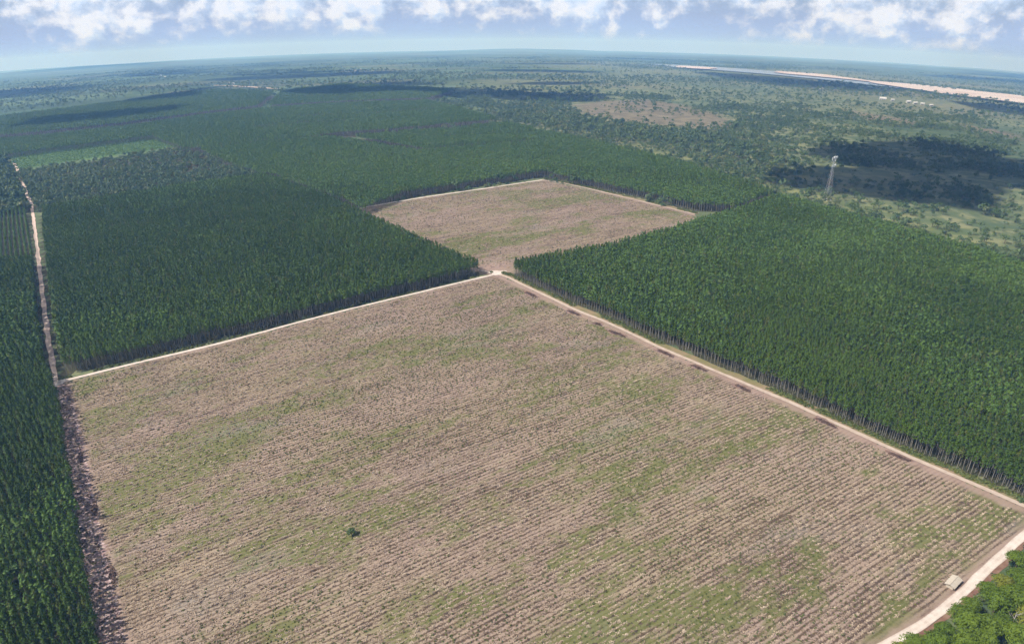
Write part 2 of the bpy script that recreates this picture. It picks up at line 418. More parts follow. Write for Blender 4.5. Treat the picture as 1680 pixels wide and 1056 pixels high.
def mat_field(name, green_bias=0.0):
    m, N = new_mat(name)
    p = pos_of(N)
    across = N.vmath('DOT_PRODUCT', p, (-DIR_A[1], DIR_A[0], 0))
    along = N.vmath('DOT_PRODUCT', p, (DIR_A[0], DIR_A[1], 0))
    uv = N.n('ShaderNodeCombineXYZ')
    N.link(N.math('MULTIPLY', along, 0.42), uv.inputs[0]); N.link(across, uv.inputs[1])
    uvo = uv.outputs[0]
    wob = N.noise(p, 0.06, 2)
    ph = N.math('ADD', N.math('MULTIPLY', across, 2.9 * math.pi / ROW_GAP), N.math('MULTIPLY', wob, 4.0))
    stripe = N.math('POWER', N.math('ADD', N.math('MULTIPLY', N.math('SINE', ph), 0.5), 0.5), 0.55)
    fine = N.noise(p, 1.9, 5, 0.75)
    med = N.noise(uvo, 0.22, 4, 0.6)
    big = N.noise(uvo, 0.022, 3, 0.55)
    big2 = N.noise(uvo, 0.035, 4, 0.6, 0.4)
    sv = N.n('ShaderNodeCombineXYZ')
    N.link(N.math('MULTIPLY', along, 0.035), sv.inputs[0]); N.link(N.math('MULTIPLY', across, 0.55), sv.inputs[1])
    streak = N.noise(sv.outputs[0], 1.0, 4, 0.7)
    litter = N.mix(N.ramp(big, 0.35, 0.65), (0.390, 0.284, 0.224), (0.380, 0.294, 0.200))
    soil = N.mix(N.ramp(med, 0.3, 0.7), (0.095, 0.063, 0.043), (0.145, 0.10, 0.066))
    f = N.math('ADD', N.math('MULTIPLY', stripe, N.math('ADD', 0.06, N.math('MULTIPLY', N.noise(uvo, 0.04, 3), 0.42))), N.math('MULTIPLY', fine, 1.3))
    f = N.math('ADD', f, N.math('MULTIPLY', med, 0.30))
    f = N.math('ADD', f, N.math('MULTIPLY', N.math('SUBTRACT', streak, 0.5), 0.65))
    f = N.math('ADD', f, 0.0)
    c = N.mix(N.ramp(f, 0.80, 1.12), soil, litter)
    # weeds: patches drawn out along the rows
    gm = N.math('ADD', N.math('MULTIPLY', big2, 0.9), N.math('MULTIPLY', med, 0.65))
    gm = N.math('ADD', gm, N.math('MULTIPLY', fine, 0.18))
    green = N.ramp(gm, 0.83 - green_bias, 0.98 - green_bias)
    gcol = N.mix(fine, (0.080, 0.100, 0.026), (0.18, 0.195, 0.05))
    c = N.mix(N.math('MULTIPLY', green, 0.78), c, gcol)
    grey = N.ramp(N.noise(uvo, 0.05, 3, 0.6, 0.6), 0.56, 0.72)
    c = N.mix(N.math('MULTIPLY', grey, 0.30), c, (0.29, 0.27, 0.235))
    # bare pinkish soil along the edges where machines turn
    at = N.n('ShaderNodeAttribute', attribute_name='bare')
    e = N.math('ADD', at.outputs['Fac'], N.math('MULTIPLY', N.math('SUBTRACT', med, 0.5), 0.9))
    e = N.ramp(e, 0.35, 0.75)
    c = N.mix(N.math('MULTIPLY', e, 0.8), c, N.mix(med, (0.30, 0.195, 0.155), (0.44, 0.32, 0.26)))
    h = N.math('ADD', N.math('MULTIPLY', fine, 0.5), N.math('MULTIPLY', stripe, 0.35))
    finish(N, c, 0.95, 0.1, bump(N, h, 0.7, 0.2))
    return m


def mat_road(name, c1, c2, c3):
    m, N = new_mat(name)
    p = pos_of(N)
    f = N.noise(p, 0.35, 5, 0.65)
    g = N.noise(p, 2.5, 4, 0.6)
    at = N.n('ShaderNodeAttribute', attribute_name='across')
    t = N.math('ABSOLUTE', N.math('SUBTRACT', N.math('ABSOLUTE', at.outputs['Fac']), 0.45))
    track = N.math('SUBTRACT', 1.0, N.ramp(t, 0.06, 0.30))
    c = N.mix(N.ramp(f, 0.3, 0.7), c1, c2)
    c = N.mix(N.math('MULTIPLY', track, 0.4), c, c2)
    edge = N.ramp(N.math('ADD', N.math('ABSOLUTE', at.outputs['Fac']), N.math('MULTIPLY', g, 0.35)), 0.98, 1.25)
    c = N.mix(edge, c, c3)
    finish(N, c, 0.95, 0.1, bump(N, g, 0.3, 0.08))
    return m


M['field'] = mat_field('harvested_rows')
M['road'] = mat_road('pale_dirt', (0.46, 0.35, 0.27), (0.60, 0.48, 0.39), (0.40, 0.28, 0.21))
M['road_white'] = mat_road('chalky_dirt', (0.58, 0.47, 0.39), (0.76, 0.66, 0.57), (0.48, 0.35, 0.28))
M['road_red'] = mat_road('reddish_dirt', (0.60, 0.43, 0.34), (0.78, 0.62, 0.52), (0.34, 0.20, 0.14))
M['track'] = mat_plain('pink_track_soil', (0.25, 0.145, 0.13), (0.62, 0.47, 0.43), 0.8, 0.95, 0.1, 0.4)
M['ash'] = mat_plain('scorched_soil', (0.20, 0.125, 0.10), (0.33, 0.225, 0.18), 0.5, 0.95, 0.1, 0.3)
M['sand'] = mat_plain('river_sand', (0.56, 0.44, 0.37), (0.67, 0.57, 0.50), 0.01, 0.9, 0.1)
M['floor'] = mat_plain('leaf_litter', (0.048, 0.052, 0.026), (0.088, 0.080, 0.044), 0.25, 0.95, 0.1)
M['verge'] = mat_plain('grassy_verge', (0.20, 0.19, 0.075), (0.33, 0.235, 0.145), 0.16, 0.95, 0.1, 0.4)
M['pale_green'] = mat_plain('young_crop', (0.095, 0.17, 0.060), (0.125, 0.21, 0.075), 0.02, 0.9, 0.1)
M['bank'] = mat_plain('red_bank_soil', (0.20, 0.10, 0.07), (0.30, 0.19, 0.13), 0.5, 0.95, 0.1, 0.4)
M['bare'] = mat_plain('bare_red_soil', (0.48, 0.30, 0.24), (0.60, 0.42, 0.34), 0.01)


def mat_ground():
    m, N = new_mat('open_land')
    p = pos_of(N)
    flat = N.vmath('MULTIPLY', p, (1, 1, 0))
    a = N.noise(flat, 0.0016, 5, 0.6, 0.3)
    b = N.noise(flat, 0.008, 5, 0.62)
    c_ = N.noise(flat, 0.05, 5, 0.65)
    d = N.noise(flat, 0.35, 3, 0.6)
    g = N.mix(N.ramp(b, 0.34, 0.66), (0.12, 0.165, 0.075), (0.225, 0.25, 0.12))
    g = N.mix(N.ramp(c_, 0.38, 0.68), g, (0.28, 0.275, 0.14))
    g = N.mix(N.math('MULTIPLY', N.ramp(c_, 0.60, 0.48), 0.45), g, (0.07, 0.105, 0.05))
    g = N.mix(N.math('MULTIPLY', N.ramp(a, 0.50, 0.66), 0.6), g, (0.235, 0.20, 0.125))
    g = N.mix(N.math('MULTIPLY', N.ramp(a, 0.48, 0.36), 0.65), g, (0.060, 0.105, 0.050))
    g = N.mix(N.math('MULTIPLY', d, 0.35), g, N.mix(0.5, g, (0.03, 0.045, 0.02)))
    at = N.n('ShaderNodeAttribute', attribute_name='meadow')
    e = N.math('ADD', at.outputs['Fac'], N.math('MULTIPLY', N.math('SUBTRACT', b, 0.5), 0.8))
    g = N.mix(N.math('MULTIPLY', N.ramp(e, 0.25, 0.85), 0.75), g, N.mix(N.ramp(c_, 0.35, 0.65), (0.165, 0.125, 0.085), (0.255, 0.20, 0.135)))
    at2 = N.n('ShaderNodeAttribute', attribute_name='grassy')
    g = N.mix(N.math('MULTIPLY', at2.outputs['Fac'], 0.65), g, N.mix(N.ramp(c_, 0.35, 0.65), (0.15, 0.185, 0.055), (0.24, 0.25, 0.09)))
    # far to the left and ahead the plain is divided into straight-edged plantation blocks
    u_ = N.vmath('DOT_PRODUCT', flat, (DIR_A[0], DIR_A[1], 0)); v_ = N.vmath('DOT_PRODUCT', flat, (-DIR_A[1], DIR_A[0], 0))
    uv = N.n('ShaderNodeCombineXYZ')
    N.link(N.math('MULTIPLY', u_, 0.55), uv.inputs[0]); N.link(v_, uv.inputs[1])
    vo = N.n('ShaderNodeTexVoronoi', distance='CHEBYCHEV')
    vo.inputs['Scale'].default_value = 0.0052
    vo.inputs['Randomness'].default_value = 0.6
    N.link(uv.outputs[0], vo.inputs['Vector'])
    sp = N.n('ShaderNodeSeparateColor'); N.link(vo.outputs['Color'], sp.inputs[0])
    bl = N.mix(sp.outputs[0], (0.055, 0.105, 0.045), (0.13, 0.19, 0.08))
    bl = N.mix(N.math('MULTIPLY', N.ramp(sp.outputs[1], 0.80, 0.84), 0.7), bl, (0.19, 0.18, 0.10))
    bl = N.mix(N.math('MULTIPLY', N.ramp(c_, 0.35, 0.7), 0.3), bl, (0.05, 0.085, 0.04))
    at3 = N.n('ShaderNodeAttribute', attribute_name='blocks')
    far_wood = N.ramp(N.noise(N.vmath('MULTIPLY', uv.outputs[0], (0.5, 1.6, 1)), 0.0021, 4, 0.6), 0.47, 0.57)
    bl = N.mix(N.math('MULTIPLY', far_wood, 0.6), bl, (0.024, 0.050, 0.028))
    g = N.mix(N.math('MULTIPLY', at3.outputs['Fac'], 0.85), g, bl)
    finish(N, g, 0.95, 0.08, bump(N, c_, 0.35, 3.0))
    return m


M['ground'] = mat_ground()


def mat_water():
    m, N = new_mat('river_water')
    p = pos_of(N)
    f = N.noise(p, 0.02, 3)
    finish(N, N.mix(f, (0.16, 0.20, 0.24), (0.24, 0.27, 0.29)), 0.25, 0.5, bump(N, N.noise(p, 0.4, 2), 0.15, 0.1))
    return m


M['water'] = mat_water()


# ------------------------------------------------------------------ mesh helpers
def mesh_np(name, verts, faces, mats, mat_idx=None, smooth=False):
    me = bpy.data.meshes.new(name)
    me.from_pydata([tuple(v) for v in verts], [], [tuple(f) for f in faces])
    for mt in mats:
        me.materials.append(mt)
    if mat_idx is not None:
        me.polygons.foreach_set('material_index', np.asarray(mat_idx, np.int32))
    if smooth:
        me.polygons.foreach_set('use_smooth', np.ones(len(me.polygons), bool))
    me.update()
    return me


def obj(name, me, parent=None, loc=None, rotz=0.0):
    o = bpy.data.objects.new(name, me)
    COL.objects.link(o)
    if parent is not None:
        o.parent = parent
    if loc is not None:
        o.location = loc
    if rotz:
        o.rotation_euler = (0, 0, rotz)
    return o


def tag(o, label=None, cat=None, group=None, kind=None):
    if label: o['label'] = label
    if cat: o['category'] = cat
    if group: o['group'] = group
    if kind: o['kind'] = kind
    return o


def attr(me, name, vals):
    a = me.attributes.new(name, 'FLOAT', 'POINT')
    a.data.foreach_set('value', np.asarray(vals, np.float32))


class MB:
    """collects boxes, bars, prisms and leaf cards into one mesh"""
    def __init__(self):
        self.v = []; self.f = []; self.m = []

    def add(self, vs, fs, mi=0):
        o = len(self.v)
        self.v += [tuple(float(c) for c in p) for p in vs]
        self.f += [tuple(i + o for i in f) for f in fs]
        self.m += [mi] * len(fs)

    def box(self, c, s, rot=0.0, mi=0, tilt=0.0):
        e = Euler((tilt, 0, rot)).to_matrix()
        vs = []
        for x in (-1, 1):
            for y in (-1, 1):
                for z in (-1, 1):
                    vs.append(Vector(c) + e @ Vector((x * s[0] / 2, y * s[1] / 2, z * s[2] / 2)))
        self.add(vs, [(0, 1, 3, 2), (4, 6, 7, 5), (0, 4, 5, 1), (2, 3, 7, 6), (0, 2, 6, 4), (1, 5, 7, 3)], mi)

    def bar(self, a, b, r0, r1=None, n=5, mi=0, cap=True):
        a = Vector(a); b = Vector(b); r1 = r0 if r1 is None else r1
        d = (b - a).normalized()
        u = d.orthogonal().normalized(); w = d.cross(u)
        vs = []
        for p, r in ((a, r0), (b, r1)):
            for k in range(n):
                t = 2 * math.pi * k / n
                vs.append(p + u * (r * math.cos(t)) + w * (r * math.sin(t)))
        fs = [(k, (k + 1) % n, n + (k + 1) % n, n + k) for k in range(n)]
        if cap:
            fs += [tuple(range(n))[::-1], tuple(range(n, 2 * n))]
        self.add(vs, fs, mi)

    def card(self, c, size, nrm, mi=0, asp=0.55):
        n = Vector(nrm).normalized()
        u = n.orthogonal().normalized()
        a = random.uniform(0, 6.283)
        w = n.cross(u)
        u, w = u * math.cos(a) + w * math.sin(a), w * math.cos(a) - u * math.sin(a)
        c = Vector(c)
        s = size / 2
        self.add([c - u * s, c + w * s * asp + n * s * 0.2, c + u * s, c - w * s * asp + n * s * 0.15], [(0, 1, 2, 3)], mi)

    def mesh(self, name, *mats, smooth=False):
        return mesh_np(name, self.v, self.f, mats, self.m, smooth)


def rnd_dir():
    z = random.uniform(-1, 1); t = random.uniform(0, 6.283)
    s = math.sqrt(1 - z * z)
    return Vector((s * math.cos(t), s * math.sin(t), z))


def sheet(name, poly, cell, off, mat, pad=0.0):
    """a ground sheet over a polygon, following the lie of the land"""
    P = np.array(poly)
    x0, y0 = P.min(0) - cell; x1, y1 = P.max(0) + cell
    nx = int((x1 - x0) / cell) + 1; ny = int((y1 - y0) / cell) + 1
    X, Y = np.meshgrid(x0 + np.arange(nx + 1) * cell, y0 + np.arange(ny + 1) * cell, indexing='ij')
    cx = (X[:-1, :-1] + X[1:, 1:]) / 2; cy = (Y[:-1, :-1] + Y[1:, 1:]) / 2
    keep = inside(cx, cy, poly)
    idx = np.arange(X.size).reshape(X.shape)
    q = np.stack([idx[:-1, :-1][keep], idx[1:, :-1][keep], idx[1:, 1:][keep], idx[:-1, 1:][keep]], 1)
    used, inv = np.unique(q, return_inverse=True)
    vx = X.ravel()[used]; vy = Y.ravel()[used]
    verts = np.stack([vx, vy, gz(vx, vy) + off], 1)
    me = mesh_np(name, verts.tolist(), inv.reshape(-1, 4).tolist(), [mat], smooth=True)
    o = obj(name, me)
    return tag(o, kind='structure'), vx, vy


def ribbon(name, line, width, off, mat, step=2.0, wob=0.35, shift=0.0):
    L = smooth_line(line, step)
    d = np.gradient(L, axis=0)
    d /= np.linalg.norm(d, axis=1)[:, None] + 1e-9
    nrm = np.stack([d[:, 1], -d[:, 0]], 1)
    L = L - nrm * shift
    s = np.arange(len(L)) * step
    w1 = width / 2 * (1 + wob * (vnoise(s / 7.0, s * 0 + 3.3, 5) - 0.5) * 2)
    w2 = width / 2 * (1 + wob * (vnoise(s / 6.0, s * 0 + 9.3, 6) - 0.5) * 2)
    K = 6
    vs = []; ac = []
    for i in range(len(L)):
        for k in range(K + 1):
            t = -1 + 2 * k / K
            q = L[i] + nrm[i] * (t * (w1[i] if t > 0 else w2[i]))
            vs.append((q[0], q[1])); ac.append(t)
    V = np.array(vs)
    z = gz(V[:, 0], V[:, 1]) + off
    fs = [(i * (K + 1) + k, i * (K + 1) + k + 1, (i + 1) * (K + 1) + k + 1, (i + 1) * (K + 1) + k) for i in range(len(L) - 1) for k in range(K)]
    me = mesh_np(name, np.column_stack([V, z]).tolist(), fs, [mat], smooth=True)
    attr(me, 'across', ac)
    return tag(obj(name, me), kind='structure')


def collection_of(name, meshes):
    c = bpy.data.collections.new(name)
    for i, me in enumerate(meshes):
        c.objects.link(bpy.data.objects.new(f"{name}_{i:02d}", me))
    return c


def scatter(name, x, y, scl, idx, coll, label, cat, off=0.0, rotz=None, tilt=0.03, z=None):
    """a mass nobody could count: points carrying instances of a few plants"""
    x = np.asarray(x); y = np.asarray(y); n = len(x)
    z = gz(x, y) + off if z is None else z
    me = bpy.data.meshes.new(name)
    me.vertices.add(n)
    me.vertices.foreach_set('co', np.column_stack([x, y, z]).astype(np.float32).ravel())
    scl = np.asarray(scl, float)
    if scl.ndim == 1:
        scl = np.column_stack([scl, scl, scl])
    rz = RNG.uniform(0, 6.283, n) if rotz is None else rotz
    rot = np.column_stack([RNG.normal(0, tilt, n), RNG.normal(0, tilt, n), rz])
    a = me.attributes.new('rot', 'FLOAT_VECTOR', 'POINT'); a.data.foreach_set('vector', rot.astype(np.float32).ravel())
    a = me.attributes.new('scl', 'FLOAT_VECTOR', 'POINT'); a.data.foreach_set('vector', scl.astype(np.float32).ravel())
    a = me.attributes.new('idx', 'INT', 'POINT'); a.data.foreach_set('value', np.asarray(idx, np.int32))
    me.update()
    o = obj(name, me)
    ng = bpy.data.node_groups.new(name + '_planting', 'GeometryNodeTree')
    ng.interface.new_socket(name='Geometry', in_out='INPUT', socket_type='NodeSocketGeometry')
    ng.interface.new_socket(name='Geometry', in_out='OUTPUT', socket_type='NodeSocketGeometry')
    gi = ng.nodes.new('NodeGroupInput'); go = ng.nodes.new('NodeGroupOutput')
    ci = ng.nodes.new('GeometryNodeCollectionInfo')
    ci.inputs['Collection'].default_value = coll
    ci.inputs['Separate Children'].default_value = True
    ci.inputs['Reset Children'].default_value = True
    ip = ng.nodes.new('GeometryNodeInstanceOnPoints')
    ip.inputs['Pick Instance'].default_value = True

    def named(nm, typ):
        q = ng.nodes.new('GeometryNodeInputNamedAttribute')
        q.data_type = typ
        q.inputs['Name'].default_value = nm
        return q.outputs['Attribute']
    er = ng.nodes.new('FunctionNodeEulerToRotation')
    ng.links.new(named('rot', 'FLOAT_VECTOR'), er.inputs[0])
    ng.links.new(gi.outputs[0], ip.inputs['Points'])
    ng.links.new(ci.outputs[0], ip.inputs['Instance'])
    ng.links.new(named('idx', 'INT'), ip.inputs['Instance Index'])
    ng.links.new(er.outputs[0], ip.inputs['Rotation'])
    ng.links.new(named('scl', 'FLOAT_VECTOR'), ip.inputs['Scale'])
    ng.links.new(ip.outputs[0], go.inputs[0])
    md = o.modifiers.new('planting', 'NODES')
    md.node_group = ng
    return tag(o, label, cat, kind='stuff')


# ------------------------------------------------------------------ the setting: land, river, fields, roads
def blocks_at(x, y):
    a = np.degrees(np.arctan2(x, y)); r = np.hypot(x, y)
    k = np.clip((4 + 8 * (fbm(x, y, 900, 3, 15) - .5) * 2 - a) / 8, 0, 1) * np.clip((r - 700) / 200, 0, 1)
    return np.maximum(k, 0.8 * np.clip((r - 3600) / 900, 0, 1))


def build_ground():
    az = np.concatenate([np.linspace(R(-62), R(62), 560), np.linspace(R(62), R(298), 50)[1:-1]])
    rr = np.concatenate([[0.5], np.geomspace(25, 14000, 430)])
    A, RR = np.meshgrid(az, rr, indexing='ij')
    x = (np.sin(A) * RR).ravel(); y = (np.cos(A) * RR).ravel()
    z = gz(x, y)
    na, nr = len(az), len(rr)
    i, k = np.meshgrid(np.arange(na), np.arange(nr - 1), indexing='ij')
    j = (i + 1) % na
    q = np.stack([i * nr + k, j * nr + k, j * nr + k + 1, i * nr + k + 1], -1).reshape(-1, 4)
    me = mesh_np('ground', np.column_stack([x, y, z]).tolist(), q[:, ::-1].tolist(), [M['ground']], smooth=True)
    mead = np.zeros(len(x))
    for poly, soft in ((MEADOW, 60), (MEADOW_B, 60), (MEADOW_C, 60), (BARE_STRIP, 60)):
        d = dist_line(x, y, poly + poly[:1])
        s = np.where(inside(x, y, poly), 0.5 + d / soft, 0.5 - d / soft)
        mead = np.maximum(mead, np.clip(s, 0, 1))
    attr(me, 'meadow', mead)
    gd = dist_line(x, y, SCRUB_EDGE)
    g = np.clip(1.15 - gd / 70, 0, 1) * np.clip(fbm(x, y, 45, 3, 21) * 2.4 - 0.6, 0, 1)
    attr(me, 'grassy', g)
    attr(me, 'blocks', blocks_at(x, y))
    return tag(obj('ground', me), kind='structure')


build_ground()


def flat_poly(name, poly, off, mat, rough=0.0):
    P = smooth_line(poly + poly[:1], 40 if rough else 25)[:-1]
    if rough:
        s = np.arange(len(P))
        P = P + np.column_stack([vnoise(s / 2.3, s * 0, 1) - .5, vnoise(s / 2.1, s * 0, 2) - .5]) * rough
    bm = bmesh.new()
    vs = [bm.verts.new((p[0], p[1], float(gz(p[0], p[1])) + off)) for p in P]
    bm.faces.new(vs)
    bmesh.ops.triangulate(bm, faces=bm.faces[:])
    bmesh.ops.recalc_face_normals(bm, faces=bm.faces[:])
    me = bpy.data.meshes.new(name)
    bm.to_mesh(me); bm.free()
    me.materials.append(mat)
    return tag(obj(name, me), kind='structure')


flat_poly('river_water', RIVER, 3.0, M['water'], 25)
for pl in (SAND_A, SAND_B, SAND_C):
    flat_poly('river_sandbank', pl, 5.0, M['sand'], 35)

fo, fx, fy = sheet('harvested_field', FIELD, 1.6, 0.08, M['field'])
bare = np.clip(1.1 - dist_line(fx, fy, ROAD_RIGHT) / 7.5, 0, 1)
bare = np.maximum(bare, np.clip(0.8 - dist_line(fx, fy, ROAD_CORNER) / 8.0, 0, 1))
bare = np.maximum(bare, np.clip(0.75 - dist_line(fx, fy, ROAD_FRONT) / 9.0, 0, 1))
bare = np.maximum(bare, np.clip(0.8 - dist_line(fx, fy, TRACK_STRIP[1:7]) / 5.0, 0, 1))
attr(fo.data, 'bare', bare)
bo, bx, by = sheet('harvested_field', FIELD_BACK, 2.4, 0.08, M['field'])
bareb = np.clip(0.85 - dist_line(bx, by, ROAD_BACK[3:]) / 9.0, 0, 1)
bareb = np.maximum(bareb, np.clip(0.9 - np.hypot(bx - JUNCTION[0][0], by - JUNCTION[0][1] - 9) / 28.0, 0, 1))
attr(bo.data, 'bare', bareb)
sheet('plantation_track', TRACK_STRIP, 1.0, 0.12, M['track'])
for pl in (P_LEFT, P_MID, P_TOP, P_RIGHT, P_LEFTFOREST, P_FARA, P_FARB):
    sheet('plantation_floor', pl, 5.0, 0.04, M['floor'])
sheet('woodland_floor', P_SCRUBLEFT, 8.0, 0.045, M['floor'])
sheet('woodland_floor', P_FARLEFT, 8.0, 0.045, M['floor'])
sheet('young_plantation_ground', P_PALE, 8.0, 0.05, M['pale_green'])
sheet('young_plantation_ground', P_ROWS, 5.0, 0.05, M['floor'])

ribbon('grass_verge', ROAD_RIGHT, 4.2, 0.115, M['verge'], 2.5, 0.4, 2.6)
ribbon('red_soil_bank', ROAD_CORNER, 1.6, 0.115, M['bank'], 1.5, 0.6, -1.8)
ribbon('grass_verge', ROAD_BACK[3:], 5.5, 0.115, M['verge'], 2.5, 0.5, 3.0)
ribbon('dirt_road', ROAD_LEFT[2:], 2.1, 0.20, M['road_red'], 2.5, 0.5)
ribbon('dirt_road', ROAD_FRONT, 1.9, 0.205, M['road_white'], 2.0, 0.22)
ribbon('dirt_road', ROAD_RIGHT, 2.0, 0.21, M['road'], 2.0, 0.22)
ribbon('dirt_road', ROAD_BACK[:4], 2.6, 0.215, M['road_white'], 2.5, 0.35)
ribbon('dirt_road', ROAD_BACK[3:], 2.0, 0.22, M['road'], 2.5, 0.55)
ribbon('dirt_road', ROAD_CORNER, 2.5, 0.225, M['road_white'], 1.5, 0.25)
ribbon('dirt_road', STUB, 2.2, 0.23, M['road'], 1.0, 0.3)
ribbon('dirt_track', PALE_TRACK, 16.0, 1.5, M['road'], 30.0, 0.3)
ribbon('dirt_track', ROAD_LEFT[:3], 2.6, 0.20, M['road_red'], 4.0, 0.6)


def junction_pad(name, cx, cy, rx, ry, rot, off):
    n = 40
    vs = [(cx, cy)]; ac = [0]
    for ring in (0.5, 1.0):
        for k in range(n):
            t = 2 * math.pi * k / n
            rr_ = ring * (1 + 0.18 * math.sin(3 * t + 1) + 0.1 * math.sin(5 * t))
            a, b = rx * rr_ * math.cos(t), ry * rr_ * math.sin(t)
            vs.append((cx + a * math.cos(rot) - b * math.sin(rot), cy + a * math.sin(rot) + b * math.cos(rot)))
            ac.append(ring * 0.8)
    V = np.array(vs)
    fs = [(0, 1 + k, 1 + (k + 1) % n) for k in range(n)] + [(1 + k, 1 + n + k, 1 + n + (k + 1) % n, 1 + (k + 1) % n) for k in range(n)]
    me = mesh_np(name, np.column_stack([V, gz(V[:, 0], V[:, 1]) + off]).tolist(), fs, [M['road_white']], smooth=True)
    attr(me, 'across', ac)
    return tag(obj(name, me), kind='structure')


junction_pad('road_junction', JUNCTION[0][0], JUNCTION[0][1], 4.4, 3.4, 0.3, 0.24)
junction_pad('road_junction', CORNER[0][0], CORNER[0][1], 3.2, 2.4, 0.9, 0.24)

P_LEFT = [(a + (2.6 if i_ == 0 or i_ > 11 else 0), b_ + (1.2 if i_ == 0 or i_ > 12 else 0)) for i_, (a, b_) in enumerate(P_LEFT)]
P_LEFTFOREST = [(a + (1.4 if b_ < 252 else -0.8), b_ + (0.9 if b_ < 252 else 0)) for a, b_ in P_LEFTFOREST]

# ------------------------------------------------------------------ plants: a few of each kind, copied over the land
def trunk_into(mb, h, r, n, mi=0, lean=0.0):
    a = random.uniform(0, 6.28)
    mid = (lean * 0.4 * math.cos(a), lean * 0.4 * math.sin(a), h * 0.55)
    top = (lean * math.cos(a), lean * math.sin(a), h)
    mb.bar((0, 0, -0.3), mid, r, r * 0.7, n, mi, cap=False)
    mb.bar(mid, top, r * 0.7, r * 0.25, n, mi, cap=False)


def euc_crown_into(mb, h, base, wide, count, size, mi=0):
    """slim pointed eucalyptus crown of small leaf sprays, looser below"""
    for i in range(count):
        t = random.random() ** 0.85
        z = base + (h - base) * t
        prof = wide * (0.35 + 0.65 * math.sin(math.pi * min(1.0, 0.18 + t * 0.75))) * (1.0 - 0.72 * max(0, t - 0.45) / 0.55)
        a = random.uniform(0, 6.283)
        rr_ = prof * math.sqrt(random.uniform(0.15, 1))
        nrm = Vector((math.cos(a), math.sin(a), random.uniform(-0.1, 1.2))) + rnd_dir() * 0.55
        mb.card((rr_ * math.cos(a), rr_ * math.sin(a), z), size * random.uniform(0.7, 1.25), nrm, mi, 0.62)


def euc_mesh(count, size, sides, leaf):
    mb = MB()
    h = random.uniform(9.0, 9.9)
    trunk_into(mb, h * 0.93, 0.12, sides, 0, 0.2)
    euc_crown_into(mb, h, h * 0.56, random.uniform(1.0, 1.2), count, size, 1)
    return mb.mesh('eucalyptus', M['bark'], leaf)


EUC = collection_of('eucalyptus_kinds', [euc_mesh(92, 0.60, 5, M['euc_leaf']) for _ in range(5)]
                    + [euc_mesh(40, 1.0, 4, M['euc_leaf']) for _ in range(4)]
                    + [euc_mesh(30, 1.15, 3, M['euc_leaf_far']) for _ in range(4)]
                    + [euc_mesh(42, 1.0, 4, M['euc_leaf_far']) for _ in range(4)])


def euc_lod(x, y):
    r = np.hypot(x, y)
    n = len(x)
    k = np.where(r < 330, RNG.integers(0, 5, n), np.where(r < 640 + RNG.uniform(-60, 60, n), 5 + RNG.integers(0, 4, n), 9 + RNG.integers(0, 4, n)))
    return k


def plant_grid(poly, da, db, jit=0.18, dirs=(DIR_A, DIR_B)):
    P = np.array(poly)
    Mx = np.array([dirs[0] * da, dirs[1] * db])
    inv = np.linalg.inv(Mx)
    uv = P @ inv
    u0, v0 = np.floor(uv.min(0)); u1, v1 = np.ceil(uv.max(0))
    U, V = np.meshgrid(np.arange(u0, u1 + 1), np.arange(v0, v1 + 1), indexing='ij')
    XY = np.stack([U.ravel(), V.ravel()], 1) @ Mx
    XY = XY + RNG.normal(0, jit, XY.shape)
    k = inside(XY[:, 0], XY[:, 1], poly) & in_view(XY[:, 0], XY[:, 1])
    XY = XY[k]
    return XY[:, 0], XY[:, 1]


GAPS = [(GAP_A, 3.0), (GAP_B, 3.0), (GAP_C, 11.0), (GAP_D, 9.0), (GAP_E, 25.0), (GAP_F, 15.0), (GAP_G, 14.0), (GAP_H, 8.0), (GAP_I, 8.0)]


def plantation(name, poly, da, db, label, sc=1.0, jit=0.2, drop=0.02):
    x, y = plant_grid(poly, da, db, jit)
    keep = RNG.random(len(x)) > drop
    for line, w in GAPS:
        keep &= dist_line(x, y, line) > w * (0.6 + 0.5 * vnoise(x / 15, y / 15, 8))
    x, y = x[keep], y[keep]
    hh = 0.92 + 0.16 * fbm(x, y, 26, 3, 31) + RNG.normal(0, 0.045, len(x))
    scl = np.column_stack([hh * RNG.uniform(0.88, 1.2, len(x)), hh * RNG.uniform(0.88, 1.2, len(x)), hh]) * sc
    return x, y, scl


def project(x, y, z):
    p = PITCH
    dep = y * math.cos(p) - (z - CAM_H) * math.sin(p)
    up = y * math.sin(p) + (z - CAM_H) * math.cos(p)
    return 0.5 + FOCAL * x / dep, 0.5 + FOCAL * 1024 / 643 * up / dep


BLOCKS = [('eucalyptus_plantation', P_LEFT, 1.85, 1.6, 'dark eucalyptus plantation block between the left road and the two clearings', 0.88),
          ('eucalyptus_plantation', P_RIGHT, 1.85, 1.6, 'large eucalyptus plantation block right of the right-hand dirt road', 0.88),
          ('eucalyptus_plantation', P_LEFTFOREST, 1.8, 1.6, 'dense eucalyptus plantation along the left edge beside the pink track', 0.9),
          ('eucalyptus_plantation', P_MID, 2.4, 2.0, 'eucalyptus plantation wrapping behind the smaller far clearing', 0.92),
          ('eucalyptus_plantation', P_TOP, 3.0, 2.6, 'hazy green far plantation beyond the dark firebreak line', 0.95),
          ('eucalyptus_plantation', P_FARA, 4.6, 4.2, 'bluish far left plantation strip under drifting cloud shadows', 1.2),
          ('eucalyptus_plantation', P_FARB, 4.6, 4.2, 'bluish far plantation strip ahead, crossed by a wide cloud shadow', 1.2)]
grown = []
for nm, poly, da, db, lab, sc in BLOCKS:
    grown.append([nm, lab] + list(plantation(nm, poly, da, db, lab, sc)))

